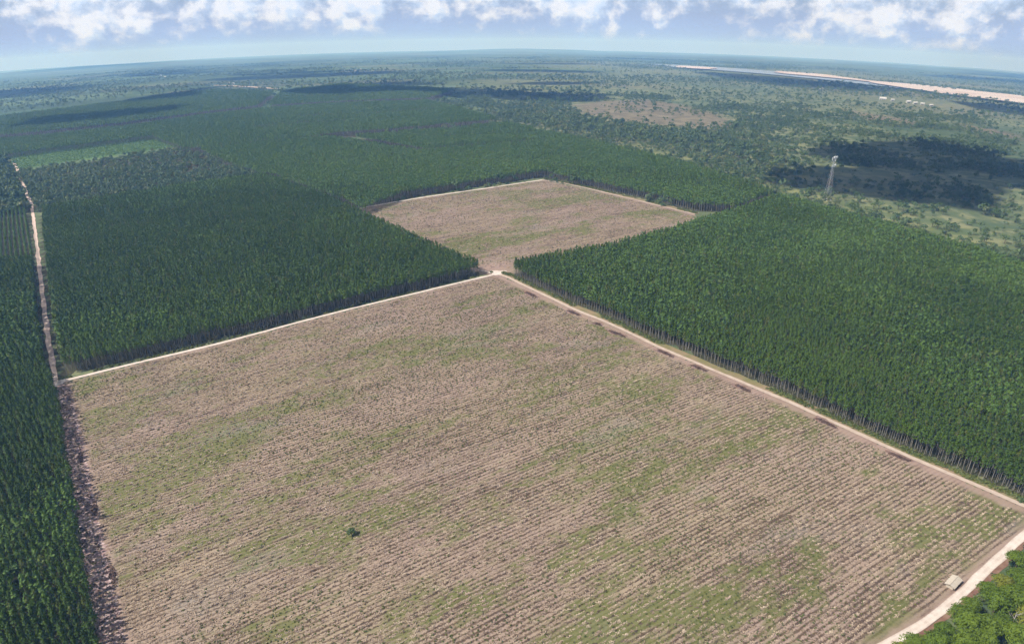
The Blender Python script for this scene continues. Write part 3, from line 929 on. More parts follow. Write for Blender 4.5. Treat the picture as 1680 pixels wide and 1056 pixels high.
# the front row on the right road and the nearest crowns stand as trees of their own
trunk_meshes, crown_meshes = [], []
for k in range(6):
    mb = MB(); hh = random.uniform(9.0, 9.9)
    trunk_into(mb, hh * 0.93, 0.12, 6, 0, 0.2)
    trunk_meshes.append(mb.mesh('trunk', M['bark']))
    mb = MB()
    euc_crown_into(mb, hh, hh * 0.56, random.uniform(0.92, 1.12), 120, 0.58)
    crown_meshes.append(mb.mesh('crown', M['euc_leaf']))


ORD = ['first', 'second', 'third', 'fourth', 'fifth', 'sixth', 'seventh', 'eighth', 'ninth']


def single_trees(gi, pick, label, group):
    x, y, scl = grown[gi][2:5]
    for i in np.nonzero(pick)[0]:
        root = obj('eucalyptus_tree', None, None, (x[i], y[i], float(gz(x[i], y[i]))), RNG.uniform(0, 6.28))
        root.scale = scl[i]
        tag(root, label(x[i], y[i]) if callable(label) else label, 'tree', group)
        k = RNG.integers(0, 6)
        obj('trunk', trunk_meshes[k], root)
        obj('crown', crown_meshes[k], root)
    grown[gi][2:5] = [x[~pick], y[~pick], scl[~pick]]


def shown(x, y):
    u, v = project(x, y, gz(x, y) + 8)
    return (u > 0.002) & (u < 0.998) & (v > 0.002) & (v < 0.998)


x, y = grown[1][2], grown[1][3]
d = dist_line(x, y, ROAD_RIGHT)
front = shown(x, y) & (d < np.partition(np.where(shown(x, y), d, 99), 139)[139])


def opposite(px, py):
    k = int(np.argmin([math.hypot(px - a, py - c) for a, c in PILES_RIGHT]))
    return f'slender bare-trunked eucalyptus in the front row, across the right road from its {ORD[k]} brush pile'


single_trees(1, front, opposite, 'front row of eucalyptus along the right road')
x, y = grown[1][2], grown[1][3]
d = np.where(shown(x, y), np.hypot(x, y), 9e9)
single_trees(1, d < np.partition(d, 60)[60], 'eucalyptus crown behind the front row, where the right plantation comes nearest', 'nearest crowns of the right plantation')
x, y = grown[2][2], grown[2][3]
d = np.where(shown(x, y), np.hypot(x, y), 9e9)
single_trees(2, d < np.partition(d, 100)[100], 'dark eucalyptus crown in the bottom left corner beside the pink track', 'nearest crowns of the left plantation')
for gi, (nm, lab, x, y, scl) in enumerate(grown):
    kk = euc_lod(x, y)
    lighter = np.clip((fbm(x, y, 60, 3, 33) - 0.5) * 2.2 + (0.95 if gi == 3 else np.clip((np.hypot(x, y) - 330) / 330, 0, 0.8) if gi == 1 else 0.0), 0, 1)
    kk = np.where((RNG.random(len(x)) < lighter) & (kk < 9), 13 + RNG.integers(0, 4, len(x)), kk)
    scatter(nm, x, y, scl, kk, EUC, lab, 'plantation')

# young rows by the left edge
bdir = DIR_B
x, y = plant_grid(P_ROWS, 2.5, 1.3, 0.15, (DIR_A, np.array([math.sin(R(-32.5)), math.cos(R(-32.5))])))
s = RNG.uniform(0.42, 0.58, len(x))
scatter('young_eucalyptus_rows', x, y, np.column_stack([s * 1.15, s * 1.15, s]), 9 + RNG.integers(0, 4, len(x)), EUC,
        'young eucalyptus in separate rows at the left edge beyond the tall plantation', 'plantation')


# scrub: round bushes, small trees, palms
def bush_mesh(w, h, count, size, leaf, stem=0.0):
    mb = MB()
    if stem:
        mb.bar((0, 0, -0.3), (0.1, 0.05, stem + h * 0.3), 0.16, 0.08, 4, 0, cap=False)
    lobes = [(Vector((random.uniform(-.35, .35) * w, random.uniform(-.35, .35) * w, stem + h * random.uniform(.35, .7))), random.uniform(.28, .45)) for _ in range(5)]
    for i in range(count):
        c, q = random.choice(lobes)
        d_ = rnd_dir()
        d_.z = abs(d_.z) * 1.0 - 0.25
        p = c + Vector((d_.x * w * q, d_.y * w * q, d_.z * h * q))
        if p.z < 0.1: p.z = 0.1
        mb.card(p, size * random.uniform(.7, 1.3), d_ + rnd_dir() * 0.5, 1, 0.7)
    return mb.mesh('scrub_plant', M['bark_dark'], leaf)


SCRUB = collection_of('scrub_kinds', [bush_mesh(3.4, 2.6, 40, 1.2, M['scrub_leaf']) for _ in range(3)]
                      + [bush_mesh(3.6, 3.6, 44, 1.3, M['scrub_leaf'], 1.8) for _ in range(3)]
                      + [bush_mesh(5.6, 5.0, 54, 1.8, M['scrub_leaf'], 3.0) for _ in range(2)])


def scrub_points(n, r0, r1, az0, az1):
    r = np.sqrt(RNG.uniform(r0 * r0, r1 * r1, n)); a = RNG.uniform(az0, az1, n)
    return r * np.sin(a), r * np.cos(a)


PLANTED = [P_LEFT, P_MID, P_TOP, P_FARA, P_FARB, P_RIGHT, P_LEFTFOREST, P_ROWS, P_PALE, FIELD, FIELD_BACK, P_SCRUBLEFT, P_FARLEFT, RIVER]


def open_land(x, y):
    ok = np.ones(len(x), bool)
    for p in PLANTED:
        ok &= ~inside(x, y, p)
    return ok


def meadow_at(x, y):
    k = np.zeros(len(x))
    for p in (MEADOW, MEADOW_B, MEADOW_C):
        k = np.maximum(k, inside(x, y, p) * 1.0)
    return k


x, y = scrub_points(150000, 400, 1500, R(-12), R(46))
k = open_land(x, y)
x, y = x[k], y[k]
dn = np.clip((fbm(x, y, 60, 4, 41) - 0.40) * 3.0, 0.04, 0.8)
ed = dist_line(x, y, SCRUB_EDGE)
dn = np.where(ed < 75, np.where(ed < 14, 0.8, np.maximum(dn * 0.8, 0.22)), dn)
dn = np.maximum(dn, np.clip(1.25 - dist_line(x, y, WOOD_RIBBON) / 62, 0, 1))
dn = dn * (1 - 0.8 * meadow_at(x, y)) * np.clip(1.3 - np.hypot(x, y) / 2600, 0.4, 1)
k = RNG.random(len(x)) < dn * 0.66
x, y, dn = x[k], y[k], dn[k]
big = RNG.random(len(x)) < 0.25 + 0.4 * np.clip(1.2 - dist_line(x, y, WOOD_RIBBON) / 62, 0, 1)
idx = np.where(big, RNG.integers(3, 8, len(x)), RNG.integers(0, 3, len(x)))
s = RNG.uniform(0.45, 1.15, len(x))
# the bushes that show largest stand on their own
r = np.hypot(x, y)
u, v = project(x, y, gz(x, y) + 2)
vis = (u > 0.01) & (u < 0.99) & (ed[k] < 90) & (ed[k] > 4)
score = np.where(vis, r / s, 9e9)
own = score < np.partition(score, 90)[90]
bush_parts = []
for q in range(4):
    mb = MB(); mb.bar((0, 0, -0.3), (0.1, 0.05, 2.6), 0.16, 0.07, 5, 0, cap=False)
    for t in range(4):
        a = random.uniform(0, 6.28)
        mb.bar((0.05, 0.03, 1.3), (1.1 * math.cos(a), 1.1 * math.sin(a), 2.9), 0.08, 0.03, 4, 0, cap=False)
    bush_parts.append((mb.mesh('trunk', M['bark_dark']), None))
    cm = bush_mesh(3.8, 3.6, 110, 0.85, M['scrub_leaf'], 1.2)
    bush_parts[-1] = (bush_parts[-1][0], cm)
for i in np.nonzero(own)[0]:
    root = obj('scrub_tree', None, None, (x[i], y[i], float(gz(x[i], y[i]))), RNG.uniform(0, 6.28))
    root.scale = (s[i] * 1.1,) * 3
    tag(root, 'small rounded scrub tree on the grassy strip between right plantation and shaded scrub', 'tree', 'scrub trees on the grassy strip')
    a, b = bush_parts[i % 4]
    obj('trunk', a, root); obj('crown', b, root)
k2 = ~own
scatter('scrubland', x[k2], y[k2], s[k2], idx[k2], SCRUB, 'mixed scrub and small trees beyond the right plantation around the lattice tower', 'scrub')

x, y = scrub_points(300000, 1000, 5200, R(-46), R(46))
k = open_land(x, y) & ~((np.hypot(x, y) < 1500) & (np.arctan2(x, y) > R(-12)))
x, y = x[k], y[k]
dn = np.clip((fbm(x, y, 260, 5, 51) - 0.44) * 4.0, 0.02, 1) * (1 - 0.95 * meadow_at(x, y))
dn = np.maximum(dn, 0.9 * np.clip(1.2 - dist_line(x, y, SHADE_WOOD) / 60, 0, 1))
dn = dn * (1 - 0.45 * blocks_at(x, y) * (fbm(x, y, 300, 3, 77) < 0.56))
k = RNG.random(len(x)) < dn * 0.45
x, y = x[k], y[k]
scatter('distant_scrub', x, y, RNG.uniform(0.55, 1.2, len(x)), RNG.integers(2, 8, len(x)), SCRUB,
        'hazy far scrub and woodland patches reaching towards the skyline', 'scrub')

x, y = plant_grid(P_SCRUBLEFT, 3.2, 3.0, 1.0)
dn = np.clip((fbm(x, y, 55, 4, 61) - 0.25) * 4, 0.35, 1)
dn = np.maximum(dn, np.clip(1.4 - dist_line(x, y, [P_SCRUBLEFT[6], P_SCRUBLEFT[5], P_SCRUBLEFT[4]]) / 22, 0, 1))
k = RNG.random(len(x)) < dn
scatter('mixed_woodland', x[k], y[k], RNG.uniform(0.65, 1.05, k.sum()), RNG.integers(0, 6, k.sum()), SCRUB,
        'patchy brownish woodland block between pale field and dark left plantation', 'woodland')
x, y = plant_grid(P_FARLEFT, 4.0, 3.4, 0.9)
scatter('mixed_woodland', x, y, RNG.uniform(0.7, 1.3, len(x)), RNG.integers(2, 8, len(x)), SCRUB,
        'mixed woodland at the left edge above the young rows', 'woodland')
x, y = plant_grid(P_PALE, 2.6, 2.2, 0.3)
k = RNG.random(len(x)) < 0.85
SEED = collection_of('sapling_kinds', [bush_mesh(1.5, 1.6, 9, 0.9, M['euc_leaf_far']) for _ in range(3)])
scatter('young_saplings', x[k], y[k], RNG.uniform(0.7, 1.0, k.sum()), RNG.integers(0, 3, k.sum()), SEED,
        'even pale green block of young saplings at far left', 'plantation')

# ------------------------------------------------------------------ on the clearings: cut residue, stumps, weeds
def residue_mesh(n, mat, wide, high):
    mb = MB()
    for i in range(n):
        p = (random.uniform(-.5, .5) * wide * 1.6, random.gauss(0, .22) * wide, random.uniform(0.02, high))
        mb.box(p, (random.uniform(.18, .55), random.uniform(.10, .24), random.uniform(.06, .2)), random.gauss(0, 0.7), 0, random.gauss(0, .3))
    return mb.mesh('residue', mat)


def mat_residue(name, c1, c2, c3):
    m, N = new_mat(name)
    oi = N.n('ShaderNodeObjectInfo')
    c = N.mix(oi.outputs['Random'], c1, c2)
    w = N.ramp(N.noise(oi.outputs['Location'], 0.05, 3), 0.45, 0.65)
    c = N.mix(N.math('MULTIPLY', w, 0.6), c, c3)
    finish(N, c, 0.95, 0.1)
    return m


M['residue'] = mat_residue('dry_residue', (0.32, 0.23, 0.165), (0.60, 0.48, 0.35), (0.47, 0.345, 0.28))
M['residue_dark'] = mat_residue('old_residue', (0.10, 0.07, 0.052), (0.22, 0.16, 0.12), (0.15, 0.11, 0.08))


def weed_mesh(n, size):
    mb = MB()
    for i in range(n):
        a = random.uniform(0, 6.28); q = random.uniform(0, .35)
        mb.card((q * math.cos(a), q * math.sin(a), random.uniform(.1, .4)), size, (math.cos(a), math.sin(a), random.uniform(.4, 1.5)), 0, .5)
    return mb.mesh('weed', M['weed_leaf'])


def stump_mesh():
    mb = MB()
    mb.bar((0, 0, -.1), (0, 0, .28), .2, .16, 6, 0)
    for i in range(5):
        a = random.uniform(0, 6.28)
        mb.card((.3 * math.cos(a), .3 * math.sin(a), .4), .55, (math.cos(a), math.sin(a), .8), 1, .6)
    return mb.mesh('stump', M['bark_dark'], M['weed_leaf'])


LITTER = collection_of('litter_kinds', [residue_mesh(10, M['residue'], 0.95, .26) for _ in range(4)]
                       + [residue_mesh(8, M['residue_dark'], 0.9, .24) for _ in range(2)]
                       + [weed_mesh(9, .55) for _ in range(3)] + [stump_mesh() for _ in range(2)])


def litter(poly, name, label, along_step, prob, sc):
    P = np.array(poly)
    x, y = plant_grid(poly, along_step, 1.414, 0.0)
    n = len(x)
    off = np.where(RNG.random(n) < 0.66, 0.0, 0.5)
    isrow = off == 0
    jit = RNG.uniform(-1, 1, n) * along_step * 1.2
    x = x + DIR_B[0] * (off * 1.414 + RNG.normal(0, .20, n)) + DIR_A[0] * jit
    y = y + DIR_B[1] * (off * 1.414 + RNG.normal(0, .20, n)) + DIR_A[1] * jit
    ca = x * DIR_A[0] + y * DIR_A[1]; cb = -x * DIR_A[1] + y * DIR_A[0]
    g = fbm(ca * 0.4, cb, 28, 4, 71)
    weedy = np.clip((g - 0.44) * 7, 0.05, 1)
    kind = np.where(isrow, RNG.integers(0, 4, n), np.where(RNG.random(n) < .45, 9 + RNG.integers(0, 2, n), 4 + RNG.integers(0, 2, n)))
    kind = np.where(RNG.random(n) < weedy * 0.55, 6 + RNG.integers(0, 3, n), kind)
    keep = RNG.random(n) < prob * (0.55 + 0.9 * fbm(ca * .5, cb, 9, 3, 81))
    keep &= dist_line(x, y, ROAD_RIGHT) > 2.5 + 5 * vnoise(x / 9, y / 9, 4)
    keep &= (dist_line(x, y, ROAD_CORNER) > 4) & (dist_line(x, y, ROAD_FRONT) > 3) & (np.hypot(x - JUNCTION[0][0], y - JUNCTION[0][1]) > 9)
    keep &= dist_line(x, y, ROAD_BACK) > 3.5
    keep &= dist_line(x, y, TRACK_STRIP[1:7]) > 1.0
    x, y, kind = x[keep], y[keep], kind[keep]
    rz = -ROW_AZ + math.pi / 2 + RNG.normal(0, .35, len(x))
    scatter(name, x, y, RNG.uniform(.55, 1.25, len(x)) * sc, kind, LITTER, label, 'crop residue', 0.06, rz, 0.06)


litter(FIELD, 'field_residue', 'rows of dry residue, stumps and weeds across the large near clearing', 0.62, 0.85, 0.74)
litter(FIELD_BACK, 'field_residue', 'fine dry residue and weeds across the smaller far clearing', 1.6, 0.7, 0.8)


sx = RNG.uniform(-182, -74, 9000); sy = RNG.uniform(96, 256, 9000)
k = inside(sx, sy, TRACK_STRIP) & (RNG.random(9000) < 0.9)
scatter('track_debris', sx[k], sy[k], RNG.uniform(.5, 1.3, k.sum()), np.where(RNG.random(k.sum()) < .75, 4 + RNG.integers(0, 2, k.sum()), RNG.integers(0, 4, k.sum())), LITTER,
        'dark bark and branch debris strewn along the pink track by the left plantation', 'debris', 0.1)


def verge_weeds(line, lo, hi, n, side, sc=1.0):
    L = smooth_line(line, 1.0)
    i = RNG.integers(0, len(L) - 1, n)
    t = L[i + 1] - L[i]
    t /= np.linalg.norm(t, axis=1)[:, None]
    nrm = np.column_stack([-t[:, 1], t[:, 0]]) * side
    q = L[i] + nrm * RNG.uniform(lo, hi, n)[:, None] + RNG.normal(0, .4, (n, 2))
    k = (fbm(q[:, 0], q[:, 1], 14, 3, 91) > 0.42)
    return q[k, 0], q[k, 1]


ax, ay = verge_weeds(ROAD_RIGHT, 2.2, 4.2, 2600, 1)
bx_, by_ = verge_weeds(ROAD_BACK[3:], 2.0, 5.0, 900, 1)
cx_, cy_ = verge_weeds(ROAD_FRONT, 2.0, 3.0, 500, 1)
x = np.concatenate([ax, bx_, cx_]); y = np.concatenate([ay, by_, cy_])
scatter('verge_grass', x, y, RNG.uniform(.7, 1.9, len(x)), 6 + RNG.integers(0, 3, len(x)), LITTER, 'yellow-green grass tufts on the verges between roads and trees', 'grass', 0.1)


# ------------------------------------------------------------------ brush piles
def brush_pile(px, py, length, rot, label, group, wide=1.6, high=0.6):
    root = obj('brush_pile', None, None, (px, py, float(gz(px, py)) + 0.1), rot)
    tag(root, label, 'brush pile', group)
    n = 24
    vs = [(0, 0, .05)]
    for k in range(n):
        t = 6.283 * k / n
        q = 1 + .2 * math.sin(3 * t + px) + random.uniform(-.1, .1)
        vs.append((length * .68 * q * math.cos(t), wide * 1.35 * q * math.sin(t), 0.012))
    obj('scorched_ground', mesh_np('scorched_ground', vs, [(0, 1 + k, 1 + (k + 1) % n) for k in range(n)], [M['ash']]), root)
    mb = MB()
    for i in range(int(length * 14)):
        xx = random.uniform(-.5, .5) * length
        yy = random.gauss(0, .26) * wide
        top = high * (1 - (2 * abs(xx) / length) ** 2) * math.exp(-(yy / wide * 2) ** 2)
        zz = random.uniform(0.05, max(.12, top))
        a = random.gauss(0, .6)
        ln = random.uniform(.7, 2.0)
        mb.bar((xx - ln / 2 * math.cos(a), yy - ln / 2 * math.sin(a), zz + random.uniform(-.1, .15)), (xx + ln / 2 * math.cos(a), yy + ln / 2 * math.sin(a), zz + random.uniform(-.1, .15)),
               random.uniform(.05, .13), random.uniform(.03, .07), 4, 0)
    obj('branches', mb.mesh('branches', M['charred']), root)
    return root


for i, (px, py) in enumerate(PILES_RIGHT):
    px, py = px - 0.9, py - 0.8
    brush_pile(px, py, (8.5, 7.5, 3.6, 9.0, 8.0, 7.0, 6.5, 7.5, 6.0)[i], R(131) + random.uniform(-.08, .08),
               f'dark heap of brushwood beside the right road, {ORD[i]} from the junction', 'brush piles along the right road')
for i, (px, py) in enumerate(PILES_LEFT):
    brush_pile(px, py, (5.0, 6.0, 6.5, 7.0)[i], R(122) + random.uniform(-.1, .1),
               f'low dark brushwood ridge on the pink left track, {ORD[i]} below the road corner', 'brush ridges along the left track', 0.8, 0.8)


# ------------------------------------------------------------------ lone bush in the clearing
def leafy_tree(name, loc, h, w, label, cat, group, lobes, cards, size, leaf, bark, rot=0.0, stem=0.35):
    root = obj(name, None, None, loc, rot)
    tag(root, label, cat, group)
    tm, cm = tree_meshes(h, w, lobes, cards, size, leaf, bark, stem)
    obj('trunk', tm, root); obj('crown', cm, root)
    return root


def tree_meshes(h, w, lobes, cards, size, leaf, bark, stem=0.35):
    tb, cb = MB(), MB()
    fork = h * stem
    tb.bar((0, 0, -.4), (0, 0, fork), h * .028, h * .021, 7, 0, cap=False)
    for i in range(lobes):
        a = i * 2.4 + random.uniform(-.4, .4)
        q = math.sqrt((i + .5) / lobes) * w * .36
        c = Vector((q * math.cos(a), q * math.sin(a), h * (0.80 - 0.30 * (q / (w * .36)) ** 2) + random.uniform(-.06, .06) * h))
        tb.bar((0, 0, fork * random.uniform(.7, 1)), c * 0.95, h * .014, h * .004, 5, 0, cap=False)
        rl = w * random.uniform(.15, .235)
        for k in range(cards):
            d_ = rnd_dir()
            if d_.z < -0.35: d_.z = -d_.z
            rr_ = rl * random.uniform(.72, 1.06)
            p = c + Vector((d_.x * rr_, d_.y * rr_, d_.z * rr_ * .78))
            cb.card(p, size * random.uniform(.6, 1.4), d_ + rnd_dir() * .55, 0, .6)
    return tb.mesh('trunk', bark), cb.mesh('crown', leaf)


bx0, by0 = BUSH[0]
leafy_tree('lone_bush', (bx0, by0, float(gz(bx0, by0))), 2.6, 2.7, 'small dark green bush standing alone in the large clearing', 'bush', None, 8, 60, .42, M['scrub_leaf'], M['bark_dark'], 0, .25)
bx1, by1 = DARK_BUSH_ROAD[0]
leafy_tree('roadside_shrub', (bx1 + .6, by1 - 1.2, float(gz(bx1, by1))), 2.2, 1.7, 'small dark shrub on the road edge opposite the thatched shelter', 'bush', None, 5, 40, .34, M['scrub_leaf'], M['bark_dark'])

# ------------------------------------------------------------------ native broadleaf trees in the near right corner
kinds = [tree_meshes(random.uniform(8.0, 10.0), random.uniform(7.0, 8.6), 20, 120, .50, M['native_leaf'], M['bark_dark']) for _ in range(6)]
cand = []
tries = 0
while tries < 9000:
    tries += 1
    px, py = random.uniform(75, 195), random.uniform(98, 184)
    # right of the corner road
    dd = float(dist_line(np.array([px]), np.array([py]), ROAD_CORNER)[0])
    L = ROAD_CORNER
    side = None
    for (x1, y1), (x2, y2) in zip(L[:-1], L[1:]):
        t = ((px - x1) * (x2 - x1) + (py - y1) * (y2 - y1)) / ((x2 - x1) ** 2 + (y2 - y1) ** 2)
        if -0.3 <= t <= 1.3:
            s_ = (x2 - x1) * (py - y1) - (y2 - y1) * (px - x1)
            side = s_ if side is None else min(side, s_)
    if side is None or side > 0 or dd < 4.0 or dd > 48:
        continue
    if not (in_view(px, py, 1.0, 6) and py > 112):
        continue
    if all(math.hypot(px - a, py - b) > 4.3 for a, b, _ in cand):
        cand.append((px, py, dd))
cand.sort(key=lambda c: c[2])
nedge = 0
for i, (px, py, dd) in enumerate(cand):
    root = obj('broadleaf_tree', None, None, (px, py, float(gz(px, py))), random.uniform(0, 6.28))
    sc = random.uniform(.62, .8) if dd < 7.5 else random.uniform(.8, 1.12)
    root.scale = (sc * random.uniform(.92, 1.1), sc * random.uniform(.92, 1.1), sc)
    if dd < 9:
        tag(root, 'bright green broadleaf tree at the edge of the pale curved road, bottom right', 'tree', 'broadleaf trees lining the curved road')
    else:
        tag(root, 'broadleaf tree inside the green native wood filling the bottom right corner', 'tree', 'broadleaf trees of the corner wood')
    a, b = kinds[i % 6]
    obj('trunk', a, root); obj('crown', b, root)
# one bleached dead tree stands in a gap of that wood
dpx, dpy = DEAD[0]
root = obj('dead_tree', None, None, (dpx, dpy, float(gz(dpx, dpy))))
root.scale = (0.62, 0.62, 0.8)
tag(root, 'bleached dead tree with bare branches in the green corner wood', 'tree')
mb = MB(); mb.bar((0, 0, -.3), (.4, .2, 8.0), .22, .12, 6, 0, cap=False)
obj('trunk', mb.mesh('trunk', M['dead_wood']), root)
mb = MB()
for k in range(8):
    a = k * 2.4; z0 = random.uniform(5.5, 8)
    e = Vector((.3 + 2.0 * math.cos(a), .15 + 2.0 * math.sin(a), z0 + random.uniform(.8, 2.0)))
    mb.bar((.35, .17, z0), e, .09, .03, 4, 0, cap=False)
    mb.bar(e * .75 + Vector((0, 0, z0 * .25)), e + Vector((random.uniform(-.8, .8), random.uniform(-.8, .8), .8)), .04, .02, 4, 0, cap=False)
obj('branches', mb.mesh('branches', M['dead_wood']), root)
ux, uy = [], []
for i in range(2600):
    px, py = random.uniform(75, 190), random.uniform(98, 184)
    ux.append(px); uy.append(py)
ux, uy = np.array(ux), np.array(uy)
dd = dist_line(ux, uy, ROAD_CORNER)
k = (dd > 2.6) & (dd < 9) & ~inside(ux, uy, FIELD) & ~inside(ux, uy, P_RIGHT)
scatter('roadside_undergrowth', ux[k], uy[k], RNG.uniform(.25, .55, k.sum()), RNG.integers(0, 3, k.sum()), SCRUB, 'low undergrowth between the curved road and the corner wood', 'undergrowth')


# ------------------------------------------------------------------ thatched shelter by the curved road
def build_shelter():
    cx, cy = SHELTER[0][0] - 0.5, SHELTER[0][1] + 0.6
    root = obj('thatched_shelter', None, None, (cx, cy, float(gz(cx, cy)) + .08), R(90 - 51))
    root.scale = (0.66, 0.66, 0.55)
    tag(root, 'small tan thatched shelter standing in the clearing beside the curved road', 'shelter')
    Lh, Wd, eave, ridge = 3.4, 1.8, 1.8, 2.7
    for s_ in (-1, 1):
        mb = MB()
        rows = 7
        for k in range(rows):                        # overlapping courses of thatch
            t0, t1 = k / rows, (k + 1.25) / rows
            y0, z0 = s_ * Wd * 1.12 * (1 - t0), eave - .1 + (ridge - eave + .1) * t0 + .03
            y1, z1 = s_ * Wd * 1.12 * max(0, 1 - t1), eave - .1 + (ridge - eave + .1) * min(1, t1) + .01
            seg = 16
            for j in range(seg):
                xa, xb = -Lh * 1.08 + 2 * Lh * 1.08 * j / seg, -Lh * 1.08 + 2 * Lh * 1.08 * (j + 1) / seg
                dz = random.uniform(0, .05); dy = random.uniform(-.08, .08)
                up = .07
                vs = [(xa, y0 + dy, z0 + dz), (xb, y0 + dy, z0 + dz), (xb, y1, z1 + dz), (xa, y1, z1 + dz)]
                vs += [(a, b, c + up) for a, b, c in vs]
                mb.add(vs, [(0, 1, 2, 3), (7, 6, 5, 4), (0, 4, 5, 1), (1, 5, 6, 2), (2, 6, 7, 3), (3, 7, 4, 0)])
        obj('roof_slope', mb.mesh('roof_slope', M['straw']), root)
    mb = MB(); mb.bar((-Lh * 1.1, 0, ridge + .12), (Lh * 1.1, 0, ridge + .12), .16, .16, 8, 0)
    obj('ridge_cap', mb.mesh('ridge_cap', M['straw']), root)
    for x_ in (-Lh * .95, 0, Lh * .95):
        for s_ in (-1, 1):
            mb = MB(); mb.bar((x_, s_ * Wd * .92, -.3), (x_, s_ * Wd * .92, eave + .02), .08, .07, 6, 0)
            obj('post', mb.mesh('post', M['post_wood']), root)
    for s_ in (-1, 1):
        mb = MB(); mb.bar((-Lh, s_ * Wd * .92, eave - .08), (Lh, s_ * Wd * .92, eave - .08), .06, .06, 6, 0)
        obj('eave_beam', mb.mesh('eave_beam', M['post_wood']), root)
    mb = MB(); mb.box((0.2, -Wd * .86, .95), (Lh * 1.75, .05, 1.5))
    obj('side_sheet', mb.mesh('side_sheet', M['shaded_side']), root)  # the wall away from the sun, its shade put into the colour
    mb = MB(); mb.box((-Lh * .9, 0, .9), (.06, Wd * 1.5, 1.4))
    obj('end_wall', mb.mesh('end_wall', M['straw']), root)


build_shelter()


# ------------------------------------------------------------------ lattice tower
def build_tower():
    tx, ty = TOWER[0]
    root = obj('lattice_tower', None, None, (tx, ty, float(gz(tx, ty))), R(20))
    tag(root, 'tall lattice telecom tower with white antennas rising behind the right plantation', 'tower')
    Ht, nb = 32.0, 12
    half = lambda z: 2.0 - 1.5 * min(1, z / (Ht * .82))
    lev = [Ht * (k / nb) for k in range(nb + 1)]
    cs = ((1, 1), (-1, 1), (-1, -1), (1, -1))
    for sx, sy in cs:
        mb = MB()
        for a, b in zip(lev[:-1], lev[1:]):
            mi = 1 if int(a / Ht * 7) % 2 == 0 and a < Ht * .65 else 0
            mb.bar((sx * half(a), sy * half(a), a), (sx * half(b), sy * half(b), b), .055, .055, 5, mi)
        obj('leg', mb.mesh('leg', M['steel'], M['steel_red']), root)
    for a, b in zip(lev[:-1], lev[1:]):
        mb = MB()
        mi = 1 if int(a / Ht * 7) % 2 == 0 and a < Ht * .65 else 0
        for q in range(4):
            (x1, y1), (x2, y2) = cs[q], cs[(q + 1) % 4]
            mb.bar((x1 * half(a), y1 * half(a), a), (x2 * half(b), y2 * half(b), b), .028, .028, 4, mi)
            mb.bar((x2 * half(a), y2 * half(a), a), (x1 * half(b), y1 * half(b), b), .028, .028, 4, mi)
            mb.bar((x1 * half(b), y1 * half(b), b), (x2 * half(b), y2 * half(b), b), .028, .028, 4, mi)
        obj('bracing', mb.mesh('bracing', M['steel'], M['steel_red']), root)
    for z in (Ht * .80, Ht * .985):
        mb = MB(); mb.box((0, 0, z), (2.0, 2.0, .15))
        pf = obj('platform', mb.mesh('platform', M['steel']), root)
        mb = MB()
        mb.bar((-1, -1, z + 1), (1, -1, z + 1), .05, .05, 4); mb.bar((1, -1, z + 1), (1, 1, z + 1), .05, .05, 4)
        mb.bar((1, 1, z + 1), (-1, 1, z + 1), .05, .05, 4); mb.bar((-1, 1, z + 1), (-1, -1, z + 1), .05, .05, 4)
        obj('railing', mb.mesh('railing', M['steel']), pf)
    for a in (R(20), R(140), R(260)):
        for dz in (0.0,):
            mb = MB(); mb.box((1.45 * math.cos(a), 1.45 * math.sin(a), Ht * .965), (.35, .6, 2.4), a)
            obj('antenna_panel', mb.mesh('antenna_panel', M['white_paint']), root)
    for (ax_, ay_, z, r_) in ((-.9, -1.2, Ht + .6, .85), (1.1, -.9, Ht + .5, .8), (1.0, -1.0, Ht * .835, .75)):
        mb = MB(); mb.bar((ax_, ay_ + .3, z), (ax_ * 1.05, ay_ - .35, z), r_, r_, 14)
        obj('dish', mb.mesh('dish', M['white_paint']), root)
    mb = MB(); mb.bar((0, 0, Ht), (0, 0, Ht + 3.2), .06, .03, 5)
    obj('lightning_rod', mb.mesh('lightning_rod', M['steel']), root)
    mb = MB(); mb.bar((0, half(0) * .4, 0), (0, .25, Ht * .98), .11, .11, 4)
    obj('cable_ladder', mb.mesh('cable_ladder', M['steel']), root)
    for sx, sy in cs:
        mb = MB(); mb.box((sx * half(0), sy * half(0), .1), (.9, .9, .5))
        obj('footing', mb.mesh('footing', M['white_paint']), root)


build_tower()


